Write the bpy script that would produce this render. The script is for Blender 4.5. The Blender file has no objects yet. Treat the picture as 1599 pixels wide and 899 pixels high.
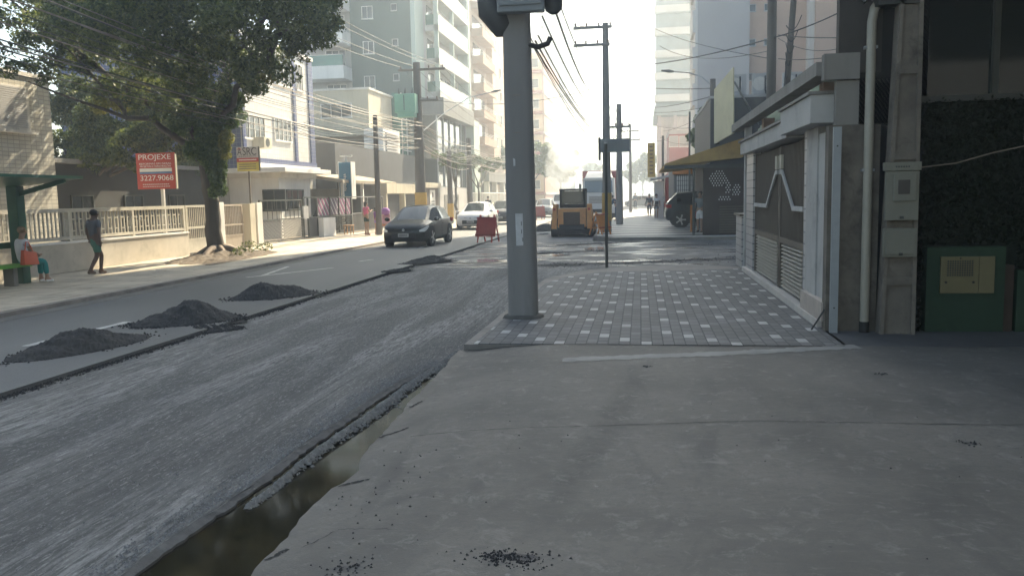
import bpy, bmesh, math, random
import numpy as np
from mathutils import Vector, Matrix
random.seed(7); RNG = np.random.default_rng(11)
R = math.radians
C = bpy.context.scene.collection
sc = bpy.context.scene
# ------------------------------------------------------------ camera frame
F = 1300.; H = 1.7
Yc = Vector((200.5/F, 147.5/F, -1)).normalized()
Zc = Yc.cross(Vector((1, .021, 0))).normalized()
if Zc.y < 0: Zc = -Zc
Xc = Yc.cross(Zc)
MW = Matrix((Xc, Yc, Zc))                      # camera -> world rotation
CAM = Vector((0, 0, H))
def ray(x, y): return MW @ Vector(((x-799.5)/F, -(y-449.5)/F, -1.))
def G(x, y, z=0.): d = ray(x, y); return CAM + d*((z-H)/d.z)
def PY(x, y, Y): d = ray(x, y); return CAM + d*(Y/d.y)
def PX(x, y, X): d = ray(x, y); return CAM + d*(X/d.x)
cam = bpy.data.cameras.new('camera'); co = bpy.data.objects.new('camera', cam); C.objects.link(co)
cam.sensor_width = 36; cam.lens = F/1599*36; cam.clip_end = 3000; cam.clip_start = .05
co.matrix_world = Matrix.Translation(CAM) @ MW.to_4x4(); sc.camera = co

# ------------------------------------------------------------ materials
def _n(nt, t, **k):
    n = nt.nodes.new(t)
    for a, v in k.items(): setattr(n, a, v)
    return n
def math_(nt, op, a, b=None, c=None):
    n = _n(nt, 'ShaderNodeMath', operation=op)
    for i, v in enumerate((a, b, c)):
        if v is None: continue
        if isinstance(v, (int, float)): n.inputs[i].default_value = v
        else: nt.links.new(v, n.inputs[i])
    return n.outputs[0]
def mixc(nt, fac, a, b):
    n = _n(nt, 'ShaderNodeMix', data_type='RGBA')
    for i, v in ((0, fac), (6, a), (7, b)):
        if isinstance(v, (int, float)): n.inputs[i].default_value = v
        elif isinstance(v, (tuple, list)): n.inputs[i].default_value = (*v[:3], 1)
        else: nt.links.new(v, n.inputs[i])
    return n.outputs[2]
def ramp(nt, fac, a, b):
    n = _n(nt, 'ShaderNodeMapRange'); n.clamp = True
    nt.links.new(fac, n.inputs[0]); n.inputs[1].default_value = a; n.inputs[2].default_value = b
    return n.outputs[0]
def noise(nt, vec, scale, detail=4, rough=.55, dist=0.):
    n = _n(nt, 'ShaderNodeTexNoise'); n.inputs['Scale'].default_value = scale; n.inputs['Detail'].default_value = detail
    n.inputs['Roughness'].default_value = rough; n.inputs['Distortion'].default_value = dist
    nt.links.new(vec, n.inputs['Vector']); return n.outputs[0]
def mapping(nt, vec, scale=(1, 1, 1), rot=(0, 0, 0)):
    n = _n(nt, 'ShaderNodeMapping'); n.inputs['Scale'].default_value = scale; n.inputs['Rotation'].default_value = rot
    nt.links.new(vec, n.inputs['Vector']); return n.outputs[0]
def base(name):
    m = bpy.data.materials.new(name); m.use_nodes = True; nt = m.node_tree
    b = nt.nodes['Principled BSDF']; tc = _n(nt, 'ShaderNodeTexCoord')
    return m, nt, b, tc.outputs['Object']
def bumpit(nt, b, h, strength=.3, dist=.02):
    n = _n(nt, 'ShaderNodeBump'); n.inputs['Strength'].default_value = strength; n.inputs['Distance'].default_value = dist
    nt.links.new(h, n.inputs['Height']); nt.links.new(n.outputs[0], b.inputs['Normal'])
MC = {}
def mat(name, col, rough=.8, var=.22, scale=3., dirt=0., bump=.15, metal=0., streak=False, spec=.5, coat=0):
    if name in MC: return MC[name]
    m, nt, b, P = base(name)
    v = mapping(nt, P, (1, 1, .18)) if streak else P
    n1 = ramp(nt, noise(nt, v, scale, 6, .6), .3, .7)
    n2 = noise(nt, P, scale*9, 3)
    dk = tuple(c*(1-var) for c in col); lt = tuple(min(1, c*(1+var*.6)) for c in col)
    c = mixc(nt, n1, dk, lt)
    if dirt:
        d = ramp(nt, noise(nt, v, scale*.8+.7, 8, .7, .3), .52, .72)
        c = mixc(nt, math_(nt, 'MULTIPLY', d, dirt), c, tuple(x*.3 for x in col))
    nt.links.new(c, b.inputs['Base Color'])
    b.inputs['Roughness'].default_value = rough; b.inputs['Metallic'].default_value = metal
    b.inputs['Specular IOR Level'].default_value = spec; b.inputs['Coat Weight'].default_value = coat
    if bump: bumpit(nt, b, n2, bump, .01)
    MC[name] = m; return m
def wall_uv(nt, P, su=1, sv=1):
    s = _n(nt, 'ShaderNodeSeparateXYZ'); nt.links.new(P, s.inputs[0])
    u = math_(nt, 'ADD', s.outputs[0], s.outputs[1]); c = _n(nt, 'ShaderNodeCombineXYZ')
    nt.links.new(math_(nt, 'MULTIPLY', u, su), c.inputs[0]); nt.links.new(math_(nt, 'MULTIPLY', s.outputs[2], sv), c.inputs[1])
    return c.outputs[0]
def tilemat(name, col, grout, w=.15, h=.15, offset=0., mortar=.008, rough=.45, dirt=.3):
    m, nt, b, P = base(name); uv = wall_uv(nt, P)
    t = _n(nt, 'ShaderNodeTexBrick'); t.offset = offset; t.inputs['Scale'].default_value = 1
    t.inputs['Brick Width'].default_value = w; t.inputs['Row Height'].default_value = h; t.inputs['Mortar Size'].default_value = mortar
    t.inputs['Color1'].default_value = (*col, 1); t.inputs['Color2'].default_value = (*[c*.86 for c in col], 1); t.inputs['Mortar'].default_value = (*grout, 1)
    nt.links.new(uv, t.inputs['Vector'])
    d = ramp(nt, noise(nt, mapping(nt, P, (1, 1, .25)), 1.6, 7, .65), .5, .75)
    c = mixc(nt, math_(nt, 'MULTIPLY', d, dirt), t.outputs[0], tuple(x*.45 for x in col))
    nt.links.new(c, b.inputs['Base Color']); b.inputs['Roughness'].default_value = rough
    return m
# the named materials
CONC = mat('concrete', (.22, .205, .185), .9, .25, 1.5, .5, .3, streak=True)
POLE = mat('pole concrete', (.215, .208, .20), .9, .2, 1.2, .3, .25, streak=True)
WOODP = mat('weathered pole', (.13, .115, .10), .9, .3, 2, .4, .3, streak=True)
WHITE = mat('white paint', (.72, .71, .68), .7, .12, 1.5, .15, .08, streak=True)
WHITES = mat('stained white paint', (.62, .60, .56), .8, .15, 1.2, .5, .1, streak=True)
CREAM = mat('cream paint', (.50, .46, .36), .75, .15, 1.5, .35, .1, streak=True)
BEIGE = mat('beige render', (.46, .37, .27), .85, .12, .6, .25, .1, streak=True)
PINKB = mat('pinkish render', (.46, .36, .29), .85, .1, .5, .15, .1, streak=True)
GREENG = mat('green grey render', (.075, .12, .115), .85, .08, .4, .1, .05, streak=True)
GREENL = mat('pale green render', (.42, .50, .46), .85, .08, .4, .1, .05, streak=True)
DGREY = mat('dark grey paint', (.05, .05, .055), .7, .2, 1.5, .1)
MGREY = mat('mid grey paint', (.17, .17, .165), .8, .15, 1.5, .3, streak=True)
LGREY = mat('light grey paint', (.42, .42, .42), .8, .12, 1.2, .25, streak=True)
RED = mat('red paint', (.42, .045, .03), .6, .15, 4, .15)
ORANGE = mat('orange paint', (.55, .20, .04), .5, .15, 4, .3)
YEL = mat('yellow paint', (.48, .30, .06), .6, .15, 3, .3)
BLK = mat('black rubber', (.02, .02, .02), .8, .2, 6)
METAL = mat('galvanised metal', (.36, .38, .40), .45, .15, 5, .2, .05, metal=.6)
DMETAL = mat('dark metal', (.04, .045, .04), .5, .2, 5, .2)
BROWN = mat('brown gate metal', (.115, .095, .075), .6, .15, 3, .3)
LOUV = mat('louvre metal', (.26, .24, .20), .6, .15, 3, .3)
GREENP = mat('green paint', (.010, .038, .018), .7, .2, 3, .4)
GREENM = mat('green metal', (.02, .10, .06), .4, .2, 3, .2)
CABLE = mat('cable sheath', (.035, .035, .035), .6, .1, 3)
CABLEL = mat('pale cable sheath', (.20, .16, .13), .6, .1, 3)
BARK = mat('bark', (.075, .062, .048), .95, .45, 5, .4, .8, streak=True)
REDB = mat('brick red slab', (.30, .085, .06), .8, .1, 1)
BLUET = tilemat('blue tiles', (.05, .07, .18), (.22, .23, .27), .2, .2)
TILEW = tilemat('white facade tiles', (.62, .61, .58), (.42, .41, .38), .25, .25, 0, .01, .4, .15)
TILEG = tilemat('grey facade tiles', (.50, .48, .42), (.30, .29, .26), .22, .11, 0, .012, .5, .2)
TILEP = tilemat('white post tiles', (.40, .39, .38), (.10, .10, .11), .22, .16, 0, .012, .35, .25)
def glass(name, col, rough=.08):
    m, nt, b, P = base(name); c = mixc(nt, noise(nt, P, .7, 2), tuple(x*.6 for x in col), col)
    nt.links.new(c, b.inputs['Base Color']); b.inputs['Roughness'].default_value = rough; b.inputs['Specular IOR Level'].default_value = .7
    MC[name] = m; return m
GLASS = glass('window glass', (.03, .037, .04)); GLASSG = glass('green balcony glass', (.05, .20, .16), .15)
GLASSB = glass('blue tower glass', (.33, .45, .50), .2); GLASSD = glass('dark shop glass', (.012, .02, .02), .06)
def carpaint(name, col, metal=.3):
    m, nt, b, P = base(name); c = mixc(nt, noise(nt, P, 1.5, 4), tuple(x*.85 for x in col), col)
    nt.links.new(c, b.inputs['Base Color']); b.inputs['Roughness'].default_value = .35; b.inputs['Metallic'].default_value = 0
    b.inputs['Specular IOR Level'].default_value = .3; b.inputs['Coat Weight'].default_value = .18; b.inputs['Coat Roughness'].default_value = .06
    return m
LAMPG = glass('headlamp glass', (.9, .9, .86), .1)  # bright white base colour stands for the headlamps' sun glint
def leafmat(name, a, b_, tr=.25):
    m, nt, b, P = base(name); oi = _n(nt, 'ShaderNodeNewGeometry')
    c = mixc(nt, oi.outputs['Random Per Island'], a, b_)
    nt.links.new(c, b.inputs['Base Color']); b.inputs['Roughness'].default_value = .55
    t = _n(nt, 'ShaderNodeBsdfTranslucent'); nt.links.new(c, t.inputs[0]); mx = _n(nt, 'ShaderNodeMixShader'); mx.inputs[0].default_value = tr
    o = nt.nodes['Material Output']; nt.links.new(b.outputs[0], mx.inputs[1]); nt.links.new(t.outputs[0], mx.inputs[2]); nt.links.new(mx.outputs[0], o.inputs[0])
    return m
LEAF = leafmat('dark leaves', (.030, .050, .015), (.145, .17, .045), .5)
LEAFY = leafmat('yellowish leaves', (.10, .12, .02), (.26, .24, .05), .45)
LEAFM = leafmat('mid green leaves', (.04, .08, .02), (.12, .17, .04), .4)
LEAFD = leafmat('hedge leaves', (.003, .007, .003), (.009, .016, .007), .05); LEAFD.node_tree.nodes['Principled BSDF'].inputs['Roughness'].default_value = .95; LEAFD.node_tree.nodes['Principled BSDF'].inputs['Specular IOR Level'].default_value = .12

# ------------------------------------------------------------ mesh builder
class MB:
    def __init__(s): s.v = []; s.f = []
    def add(s, vs, fs):
        n = len(s.v); s.v += [tuple(p) for p in vs]; s.f += [tuple(i+n for i in f) for f in fs]; return s
    def box(s, x0, x1, y0, y1, z0, z1, rz=0):
        vs = [(x, y, z) for z in (z0, z1) for y in (y0, y1) for x in (x0, x1)]
        if rz:
            cx, cy = (x0+x1)/2, (y0+y1)/2; ca, sa = math.cos(rz), math.sin(rz)
            vs = [(cx+(x-cx)*ca-(y-cy)*sa, cy+(x-cx)*sa+(y-cy)*ca, z) for x, y, z in vs]
        return s.add(vs, [(0, 2, 3, 1), (4, 5, 7, 6), (0, 1, 5, 4), (2, 6, 7, 3), (0, 4, 6, 2), (1, 3, 7, 5)])
    def hexa(s, vs):   # 8 points, bottom ring 4 then top ring 4
        return s.add(vs, [(3, 2, 1, 0), (4, 5, 6, 7), (0, 1, 5, 4), (1, 2, 6, 5), (2, 3, 7, 6), (3, 0, 4, 7)])
    def beam(s, a, b, w, h=None):
        a = Vector(a); b = Vector(b); h = h or w; d = (b-a).normalized()
        u = d.cross(Vector((0, 0, 1)));
        if u.length < .01: u = Vector((1, 0, 0))
        u.normalize(); n = u.cross(d).normalized(); u *= w/2; n *= h/2
        return s.hexa([a-u-n, a+u-n, a+u+n, a-u+n, b-u-n, b+u-n, b+u+n, b-u+n])
    def tube(s, pts, r, n=8, cap=True):
        pts = [Vector(p) for p in pts]; rs = r if isinstance(r, (list, tuple)) else [r]*len(pts)
        base_i = len(s.v); up = None
        for i, p in enumerate(pts):
            d = (pts[min(i+1, len(pts)-1)]-pts[max(i-1, 0)]).normalized()
            if up is None: up = d.orthogonal().normalized()
            u = (up-d*up.dot(d)).normalized(); w = d.cross(u); up = u
            for k in range(n):
                a = 2*math.pi*(k+.5)/n; s.v.append(tuple(p+(u*math.cos(a)+w*math.sin(a))*rs[i]))
        for i in range(len(pts)-1):
            for k in range(n):
                a = base_i+i*n+k; b = base_i+i*n+(k+1) % n; s.f.append((a, b, b+n, a+n))
        if cap:
            s.f.append(tuple(base_i+k for k in range(n))[::-1]); e = base_i+(len(pts)-1)*n; s.f.append(tuple(e+k for k in range(n)))
        return s
    def disc(s, c, axis, r, t, n=20):
        c = Vector(c); a = Vector(axis).normalized(); return s.tube([c-a*t/2, c+a*t/2], r, n)
    def ell(s, c, r, nu=12, nv=8, jit=0.):
        n0 = len(s.v)
        for j in range(nv+1):
            th = math.pi*j/nv
            for i in range(nu):
                ph = 2*math.pi*i/nu; q = 1+random.uniform(-jit, jit)
                s.v.append((c[0]+r[0]*q*math.sin(th)*math.cos(ph), c[1]+r[1]*q*math.sin(th)*math.sin(ph), c[2]+r[2]*q*math.cos(th)))
        for j in range(nv):
            for i in range(nu): a = n0+j*nu+i; b = n0+j*nu+(i+1) % nu; s.f.append((a, a+nu, b+nu, b))
        return s
    def quad(s, *p): return s.add(p, [tuple(range(len(p)))])
def mesh_obj(name, me, m=None, parent=None, smooth=None):
    o = bpy.data.objects.new(name, me); C.objects.link(o)
    if m and not me.materials: me.materials.append(m)
    if parent: o.parent = parent
    if smooth:
        me.shade_smooth(); me.set_sharp_from_angle(angle=R(smooth))
    return o
def build(mb, name, m, parent=None, bevel=0, smooth=None, off=None):
    me = bpy.data.meshes.new(name); me.from_pydata(mb.v, [], mb.f); me.update()
    bm = bmesh.new(); bm.from_mesh(me)
    if bevel:
        bmesh.ops.remove_doubles(bm, verts=bm.verts, dist=1e-5)
        bmesh.ops.bevel(bm, geom=bm.edges[:], offset=bevel, segments=2, affect='EDGES', profile=.6)
    bmesh.ops.recalc_face_normals(bm, faces=bm.faces)
    if off is not None: bmesh.ops.translate(bm, verts=bm.verts, vec=-Vector(off))
    bm.to_mesh(me); bm.free()
    return mesh_obj(name, me, m, parent, smooth)
def tag(o, label, cat, group=None, kind=None):
    o['label'] = label; o['category'] = cat
    if group: o['group'] = group
    if kind: o['kind'] = kind
    return o
def struct(mb, name, m, smooth=None):
    o = build(mb, name, m, smooth=smooth); o['kind'] = 'structure'; return o
def thing(name, label, cat, loc=(0, 0, 0), rz=0, group=None):
    o = bpy.data.objects.new(name, None); C.objects.link(o); o.location = loc; o.rotation_euler = (0, 0, rz)
    o.empty_display_size = .2; return tag(o, label, cat, group)
def part(root, name, mb, m, world=False, bevel=0, smooth=None, of=None):
    off = root.location if world else None
    o = build(mb, name, m, of or root, bevel, smooth, off); return o
def one(name, mb, m, label, cat, group=None, bevel=0, smooth=None, kind=None, origin=None):
    """a thing that is one mesh, its origin at its base"""
    vs = np.array(mb.v); c = Vector(origin) if origin else Vector((vs[:, 0].mean(), vs[:, 1].mean(), vs[:, 2].min()))
    o = build(mb, name, m, None, bevel, smooth, c); o.location = c; return tag(o, label, cat, group, kind)
def dup(root, loc=None, rz=None, label=None):
    def cp(o, par):
        c = o.copy(); C.objects.link(c)
        if par: c.parent = par
        for ch in o.children: cp(ch, c)
        return c
    r = cp(root, None)
    if loc is not None: r.location = loc
    if rz is not None: r.rotation_euler.z = rz
    if label: r['label'] = label
    return r
def text(name, s, size, loc, facing, m, root, width=None, of=None, world=True, extrude=.004, roll=0):
    cu = bpy.data.curves.new(name, 'FONT'); cu.body = s; cu.size = size; cu.extrude = extrude; cu.align_x = 'CENTER'; cu.align_y = 'CENTER'; cu.offset = .0
    t = bpy.data.objects.new(name, cu); C.objects.link(t); bpy.context.view_layer.update()
    me = bpy.data.meshes.new_from_object(t); bpy.data.objects.remove(t)
    bm = bmesh.new(); bm.from_mesh(me)
    if width:
        xs = [v.co.x for v in bm.verts]; k = width/(max(xs)-min(xs)); bmesh.ops.scale(bm, vec=(k, 1, 1), verts=bm.verts)
    rot = Matrix.Rotation(roll, 3, 'Z'); rot = Matrix.Rotation(R(90), 3, 'X') @ rot; rot = Matrix.Rotation(facing, 3, 'Z') @ rot
    bmesh.ops.transform(bm, matrix=rot.to_4x4(), verts=bm.verts)
    off = Vector(loc)-(root.location if world else Vector((0, 0, 0)))
    bmesh.ops.translate(bm, verts=bm.verts, vec=off); bm.to_mesh(me); bm.free()
    return mesh_obj(name, me, m, of or root)

# ------------------------------------------------------------ GROUND
KX = -10.15
def m_milled():
    m, nt, b, P = base('milled asphalt')
    s1 = noise(nt, mapping(nt, P, (22, .35, 1), (0, 0, R(-1.5))), 1.2, 7, .75)
    s2 = noise(nt, mapping(nt, P, (1.3, .18, 1), (0, 0, R(4))), 1.0, 5, .6, .4)
    s3 = noise(nt, P, 38, 4, .7)
    s4 = noise(nt, mapping(nt, P, (26, 5, 1)), 2.0, 4, .8)
    lg = noise(nt, mapping(nt, P, (.9, .22, 1), (0, 0, R(8))), .9, 5, .6, .5)
    sA = mixc(nt, ramp(nt, s1, .38, .60), (.068, .068, .066), (.215, .212, .205))
    sB = mixc(nt, ramp(nt, noise(nt, mapping(nt, P, (9, .9, 1)), 3, 6, .75), .42, .60), (.085, .085, .083), (.27, .268, .26))
    c = mixc(nt, ramp(nt, lg, .42, .58), sA, sB)
    c = mixc(nt, math_(nt, 'MULTIPLY', ramp(nt, s2, .46, .58), .8), c, (.075, .075, .074))
    c = mixc(nt, math_(nt, 'MULTIPLY', ramp(nt, s4, .54, .68), .6), c, (.42, .42, .40))
    c = mixc(nt, math_(nt, 'MULTIPLY', ramp(nt, s3, .55, .75), .55), c, (.045, .047, .05))
    nt.links.new(c, b.inputs['Base Color']); b.inputs['Roughness'].default_value = .85
    h = math_(nt, 'ADD', math_(nt, 'MULTIPLY', s1, 1.2), math_(nt, 'ADD', s3, s4)); bumpit(nt, b, h, .9, .02); return m
def m_asphalt(name, a, c_, sc_=1.2, wet=False, rough=.8):
    m, nt, b, P = base(name)
    c = mixc(nt, ramp(nt, noise(nt, mapping(nt, P, (1, .25, 1)), sc_, 6, .65), .35, .65), a, c_)
    c = mixc(nt, math_(nt, 'MULTIPLY', ramp(nt, noise(nt, P, 60, 3, .7), .5, .75), .4), c, tuple(x*1.8 for x in c_))
    nt.links.new(c, b.inputs['Base Color'])
    if wet:
        w = ramp(nt, noise(nt, mapping(nt, P, (.5, 2.2, 1)), 1.1, 4, .6, .4), .50, .60)
        rr = _n(nt, 'ShaderNodeMapRange'); nt.links.new(w, rr.inputs[0]); rr.inputs[3].default_value = .8; rr.inputs[4].default_value = .18
        nt.links.new(rr.outputs[0], b.inputs['Roughness'])
    else: b.inputs['Roughness'].default_value = rough
    bumpit(nt, b, noise(nt, P, 70, 3, .7), .35, .008); return m
def m_drive():
    m, nt, b, P = base('driveway concrete')
    c = mixc(nt, ramp(nt, noise(nt, P, .55, 7, .62, .5), .36, .66), (.090, .083, .072), (.180, .164, .140))
    c = mixc(nt, math_(nt, 'MULTIPLY', ramp(nt, noise(nt, mapping(nt, P, (1.4, .5, 1), (0, 0, R(25))), 1.1, 6, .6, 1.2), .54, .70), .6), c, (.05, .048, .045))
    c = mixc(nt, math_(nt, 'MULTIPLY', ramp(nt, noise(nt, mapping(nt, P, (3.5, 14, 1)), 1.5, 5, .7), .55, .75), .5), c, (.21, .20, .18))
    v = _n(nt, 'ShaderNodeTexVoronoi'); v.inputs['Scale'].default_value = 2.6; nt.links.new(P, v.inputs['Vector'])
    d = math_(nt, 'LESS_THAN', v.outputs['Distance'], .035); c = mixc(nt, math_(nt, 'MULTIPLY', d, .6), c, (.33, .32, .30))
    v2 = _n(nt, 'ShaderNodeTexVoronoi'); v2.inputs['Scale'].default_value = 3.7; nt.links.new(mapping(nt, P, (1, 1, 1), (0, 0, 1)), v2.inputs['Vector'])
    d = math_(nt, 'LESS_THAN', v2.outputs['Distance'], .045); c = mixc(nt, math_(nt, 'MULTIPLY', d, .7), c, (.03, .03, .03))
    c = mixc(nt, math_(nt, 'MULTIPLY', noise(nt, P, 60, 4, .8), .6), c, (.07, .069, .066))
    sp = _n(nt, 'ShaderNodeSeparateXYZ'); nt.links.new(P, sp.inputs[0]); nz = ramp(nt, noise(nt, P, 5, 6, .7), .3, .6)
    for (p, q, w, st) in (((1000, 585), (835, 830), .16, .75), ((640, 690), (560, 800), .07, .6), ((690, 640), (600, 720), .05, .4), ((1190, 600), (1330, 760), .2, .35), ((760, 600), (640, 850), .12, .3)):
        a = G(*p); b2 = G(*q); d = Vector((b2.x-a.x, b2.y-a.y)); L_ = d.length; d.normalize(); mid = (a+b2)/2
        dx = math_(nt, 'SUBTRACT', sp.outputs[0], mid.x); dy = math_(nt, 'SUBTRACT', sp.outputs[1], mid.y)
        al = math_(nt, 'ADD', math_(nt, 'MULTIPLY', dx, d.x), math_(nt, 'MULTIPLY', dy, d.y)); ac = math_(nt, 'ADD', math_(nt, 'MULTIPLY', dx, -d.y), math_(nt, 'MULTIPLY', dy, d.x))
        u = math_(nt, 'POWER', math_(nt, 'ABSOLUTE', math_(nt, 'DIVIDE', al, L_*.55)), 3.); v_ = math_(nt, 'POWER', math_(nt, 'ABSOLUTE', math_(nt, 'DIVIDE', ac, w)), 2.)
        mk = math_(nt, 'MAXIMUM', math_(nt, 'SUBTRACT', 1, math_(nt, 'ADD', u, v_)), 0)
        c = mixc(nt, math_(nt, 'MULTIPLY', math_(nt, 'MULTIPLY', mk, nz), st), c, (.045, .044, .042))
    for (p, rx, ry, st) in (((808, 868), .13, .045, .9), ((540, 880), .10, .05, .6), ((1010, 572), .05, .03, .7), ((1378, 583), .06, .04, .7), ((1515, 690), .06, .05, .7)):
        a = G(*p); dx = math_(nt, 'POWER', math_(nt, 'ABSOLUTE', math_(nt, 'DIVIDE', math_(nt, 'SUBTRACT', sp.outputs[0], a.x), rx)), 2.); dy = math_(nt, 'POWER', math_(nt, 'ABSOLUTE', math_(nt, 'DIVIDE', math_(nt, 'SUBTRACT', sp.outputs[1], a.y), ry)), 2.)
        mk = ramp(nt, math_(nt, 'SUBTRACT', 1.4, math_(nt, 'ADD', math_(nt, 'ADD', dx, dy), noise(nt, P, 20, 4))), 0, .5)
        c = mixc(nt, math_(nt, 'MULTIPLY', mk, st), c, (.04, .04, .042))
    c = mixc(nt, math_(nt, 'MULTIPLY', ramp(nt, noise(nt, P, 14, 6, .8), .48, .62), .5), c, (.08, .078, .072))
    c = mixc(nt, math_(nt, 'MULTIPLY', ramp(nt, noise(nt, P, 5, 7, .8, .5), .54, .66), .45), c, (.25, .24, .215))
    nt.links.new(c, b.inputs['Base Color']); b.inputs['Roughness'].default_value = .75
    bumpit(nt, b, math_(nt, 'ADD', noise(nt, P, 80, 3, .7), math_(nt, 'MULTIPLY', noise(nt, P, 5, 4), 2)), .3, .01); return m
def m_paver():
    m, nt, b, P = base('grey paving blocks')
    s = _n(nt, 'ShaderNodeSeparateXYZ'); nt.links.new(P, s.inputs[0])
    wx, wy = .125, .26
    ix = math_(nt, 'FLOOR', math_(nt, 'DIVIDE', s.outputs[0], wx))
    jit = math_(nt, 'MULTIPLY', math_(nt, 'FLOORED_MODULO', math_(nt, 'MULTIPLY', ix, .5), 1), wy*.8)
    yy = math_(nt, 'ADD', s.outputs[1], jit)
    iy = math_(nt, 'FLOOR', math_(nt, 'DIVIDE', yy, wy))
    fx = math_(nt, 'FLOORED_MODULO', math_(nt, 'DIVIDE', s.outputs[0], wx), 1); fy = math_(nt, 'FLOORED_MODULO', math_(nt, 'DIVIDE', yy, wy), 1)
    wn = _n(nt, 'ShaderNodeTexWhiteNoise'); wn.noise_dimensions = '2D'; cc = _n(nt, 'ShaderNodeCombineXYZ')
    nt.links.new(ix, cc.inputs[0]); nt.links.new(iy, cc.inputs[1]); nt.links.new(cc.outputs[0], wn.inputs[0])
    ev = math_(nt, 'COMPARE', math_(nt, 'FLOORED_MODULO', ix, 2), 0, .1)
    dg = math_(nt, 'COMPARE', math_(nt, 'FLOORED_MODULO', math_(nt, 'ADD', iy, math_(nt, 'MULTIPLY', ix, .5)), 4), 0, .1)
    wh = math_(nt, 'MULTIPLY', math_(nt, 'MULTIPLY', ev, dg), math_(nt, 'LESS_THAN', wn.outputs[0], .88))
    gre = mixc(nt, wn.outputs[0], (.088, .09, .092), (.150, .152, .154))
    gre = mixc(nt, ramp(nt, noise(nt, P, 1.1, 6, .6), .4, .66), gre, (.085, .085, .085))
    whc = mixc(nt, noise(nt, P, 2.2, 5, .7), (.14, .14, .14), (.55, .55, .53))
    c = mixc(nt, wh, gre, whc)
    ed = math_(nt, 'MINIMUM', math_(nt, 'MINIMUM', fx, math_(nt, 'SUBTRACT', 1, fx)), math_(nt, 'MINIMUM', fy, math_(nt, 'SUBTRACT', 1, fy)))
    j = math_(nt, 'LESS_THAN', ed, .04)
    c = mixc(nt, j, c, (.035, .035, .035))
    nt.links.new(c, b.inputs['Base Color']); b.inputs['Roughness'].default_value = .75
    bumpit(nt, b, math_(nt, 'ADD', ramp(nt, ed, 0, .08), math_(nt, 'MULTIPLY', noise(nt, P, 40, 3), .4)), .5, .01); return m
def m_wavewalk():
    m, nt, b, P = base('two tone mosaic paving')
    w = _n(nt, 'ShaderNodeTexWave'); w.bands_direction = 'Y'; w.inputs['Scale'].default_value = .15; w.inputs['Distortion'].default_value = 2.2; w.inputs['Detail'].default_value = 1; w.inputs['Detail Scale'].default_value = .9
    nt.links.new(mapping(nt, P, (.55, 1, 1), (0, 0, R(-10))), w.inputs['Vector'])
    c = mixc(nt, ramp(nt, w.outputs['Fac'], .55, .72), (.06, .06, .062), (.50, .50, .48))
    c = mixc(nt, math_(nt, 'MULTIPLY', noise(nt, P, 3, 6, .7), .5), c, (.13, .13, .13))
    nt.links.new(c, b.inputs['Base Color']); b.inputs['Roughness'].default_value = .6; return m
def m_walkL():
    m, nt, b, P = base('worn sidewalk concrete')
    c = mixc(nt, ramp(nt, noise(nt, P, .8, 7, .65, .4), .35, .68), (.34, .30, .24), (.60, .52, .41))
    t = _n(nt, 'ShaderNodeTexBrick'); t.offset = .5; t.inputs['Scale'].default_value = 1; t.inputs['Brick Width'].default_value = 1.4; t.inputs['Row Height'].default_value = 1.3; t.inputs['Mortar Size'].default_value = .018
    t.inputs['Color1'].default_value = (1, 1, 1, 1); t.inputs['Color2'].default_value = (.86, .86, .86, 1); t.inputs['Mortar'].default_value = (.35, .33, .3, 1)
    nt.links.new(P, t.inputs['Vector'])
    mm = _n(nt, 'ShaderNodeMix', data_type='RGBA', blend_type='MULTIPLY'); mm.inputs[0].default_value = 1; nt.links.new(c, mm.inputs[6]); nt.links.new(t.outputs[0], mm.inputs[7])
    c = mixc(nt, math_(nt, 'MULTIPLY', ramp(nt, noise(nt, P, 2.3, 7, .75), .57, .72), .6), mm.outputs[2], (.12, .105, .09))
    nt.links.new(c, b.inputs['Base Color']); b.inputs['Roughness'].default_value = .9; bumpit(nt, b, noise(nt, P, 25, 5, .7), .4, .02); return m
def grid_sheet(x0, x1, y0, y1, nx, ny, zf):
    mb = MB(); xs = np.linspace(x0, x1, nx); ys = np.linspace(y0, y1, ny)
    for y in ys:
        for x in xs: mb.v.append((x, y, zf(x, y)))
    for j in range(ny-1):
        for i in range(nx-1): a = j*nx+i; mb.f.append((a, a+1, a+nx+1, a+nx))
    return mb
RZ = -.12
struct(MB().quad((-118, -58, -.34), (118, -58, -.34), (118, 518, -.34), (-118, 518, -.34)), 'ground', mat('city ground', (.14, .135, .125), .95, .3, .2))
struct(MB().box(KX, -6.08, -30, 515, -.33, -.075), 'road', m_asphalt('old asphalt', (.070, .073, .075), (.098, .10, .10), .6, rough=.6))
def zmill(x, y): return RZ+.006*math.sin(x*9+y*.2)+random.uniform(-.004, .004)
def gut(y):            # left border of the open gutter
    return (-2.55+max(0, y-4)*.035 if y < 8 else -2.41+(y-8)*.25 if y < 9.2 else -2.1+(y-9.2)*.35)+.012*math.sin(y*1.7)+.010*math.sin(y*4.1)
g0 = grid_sheet(-6.08, -2.36, -6, 21, 60, 150, lambda x, y: zmill(x, y))
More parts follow.
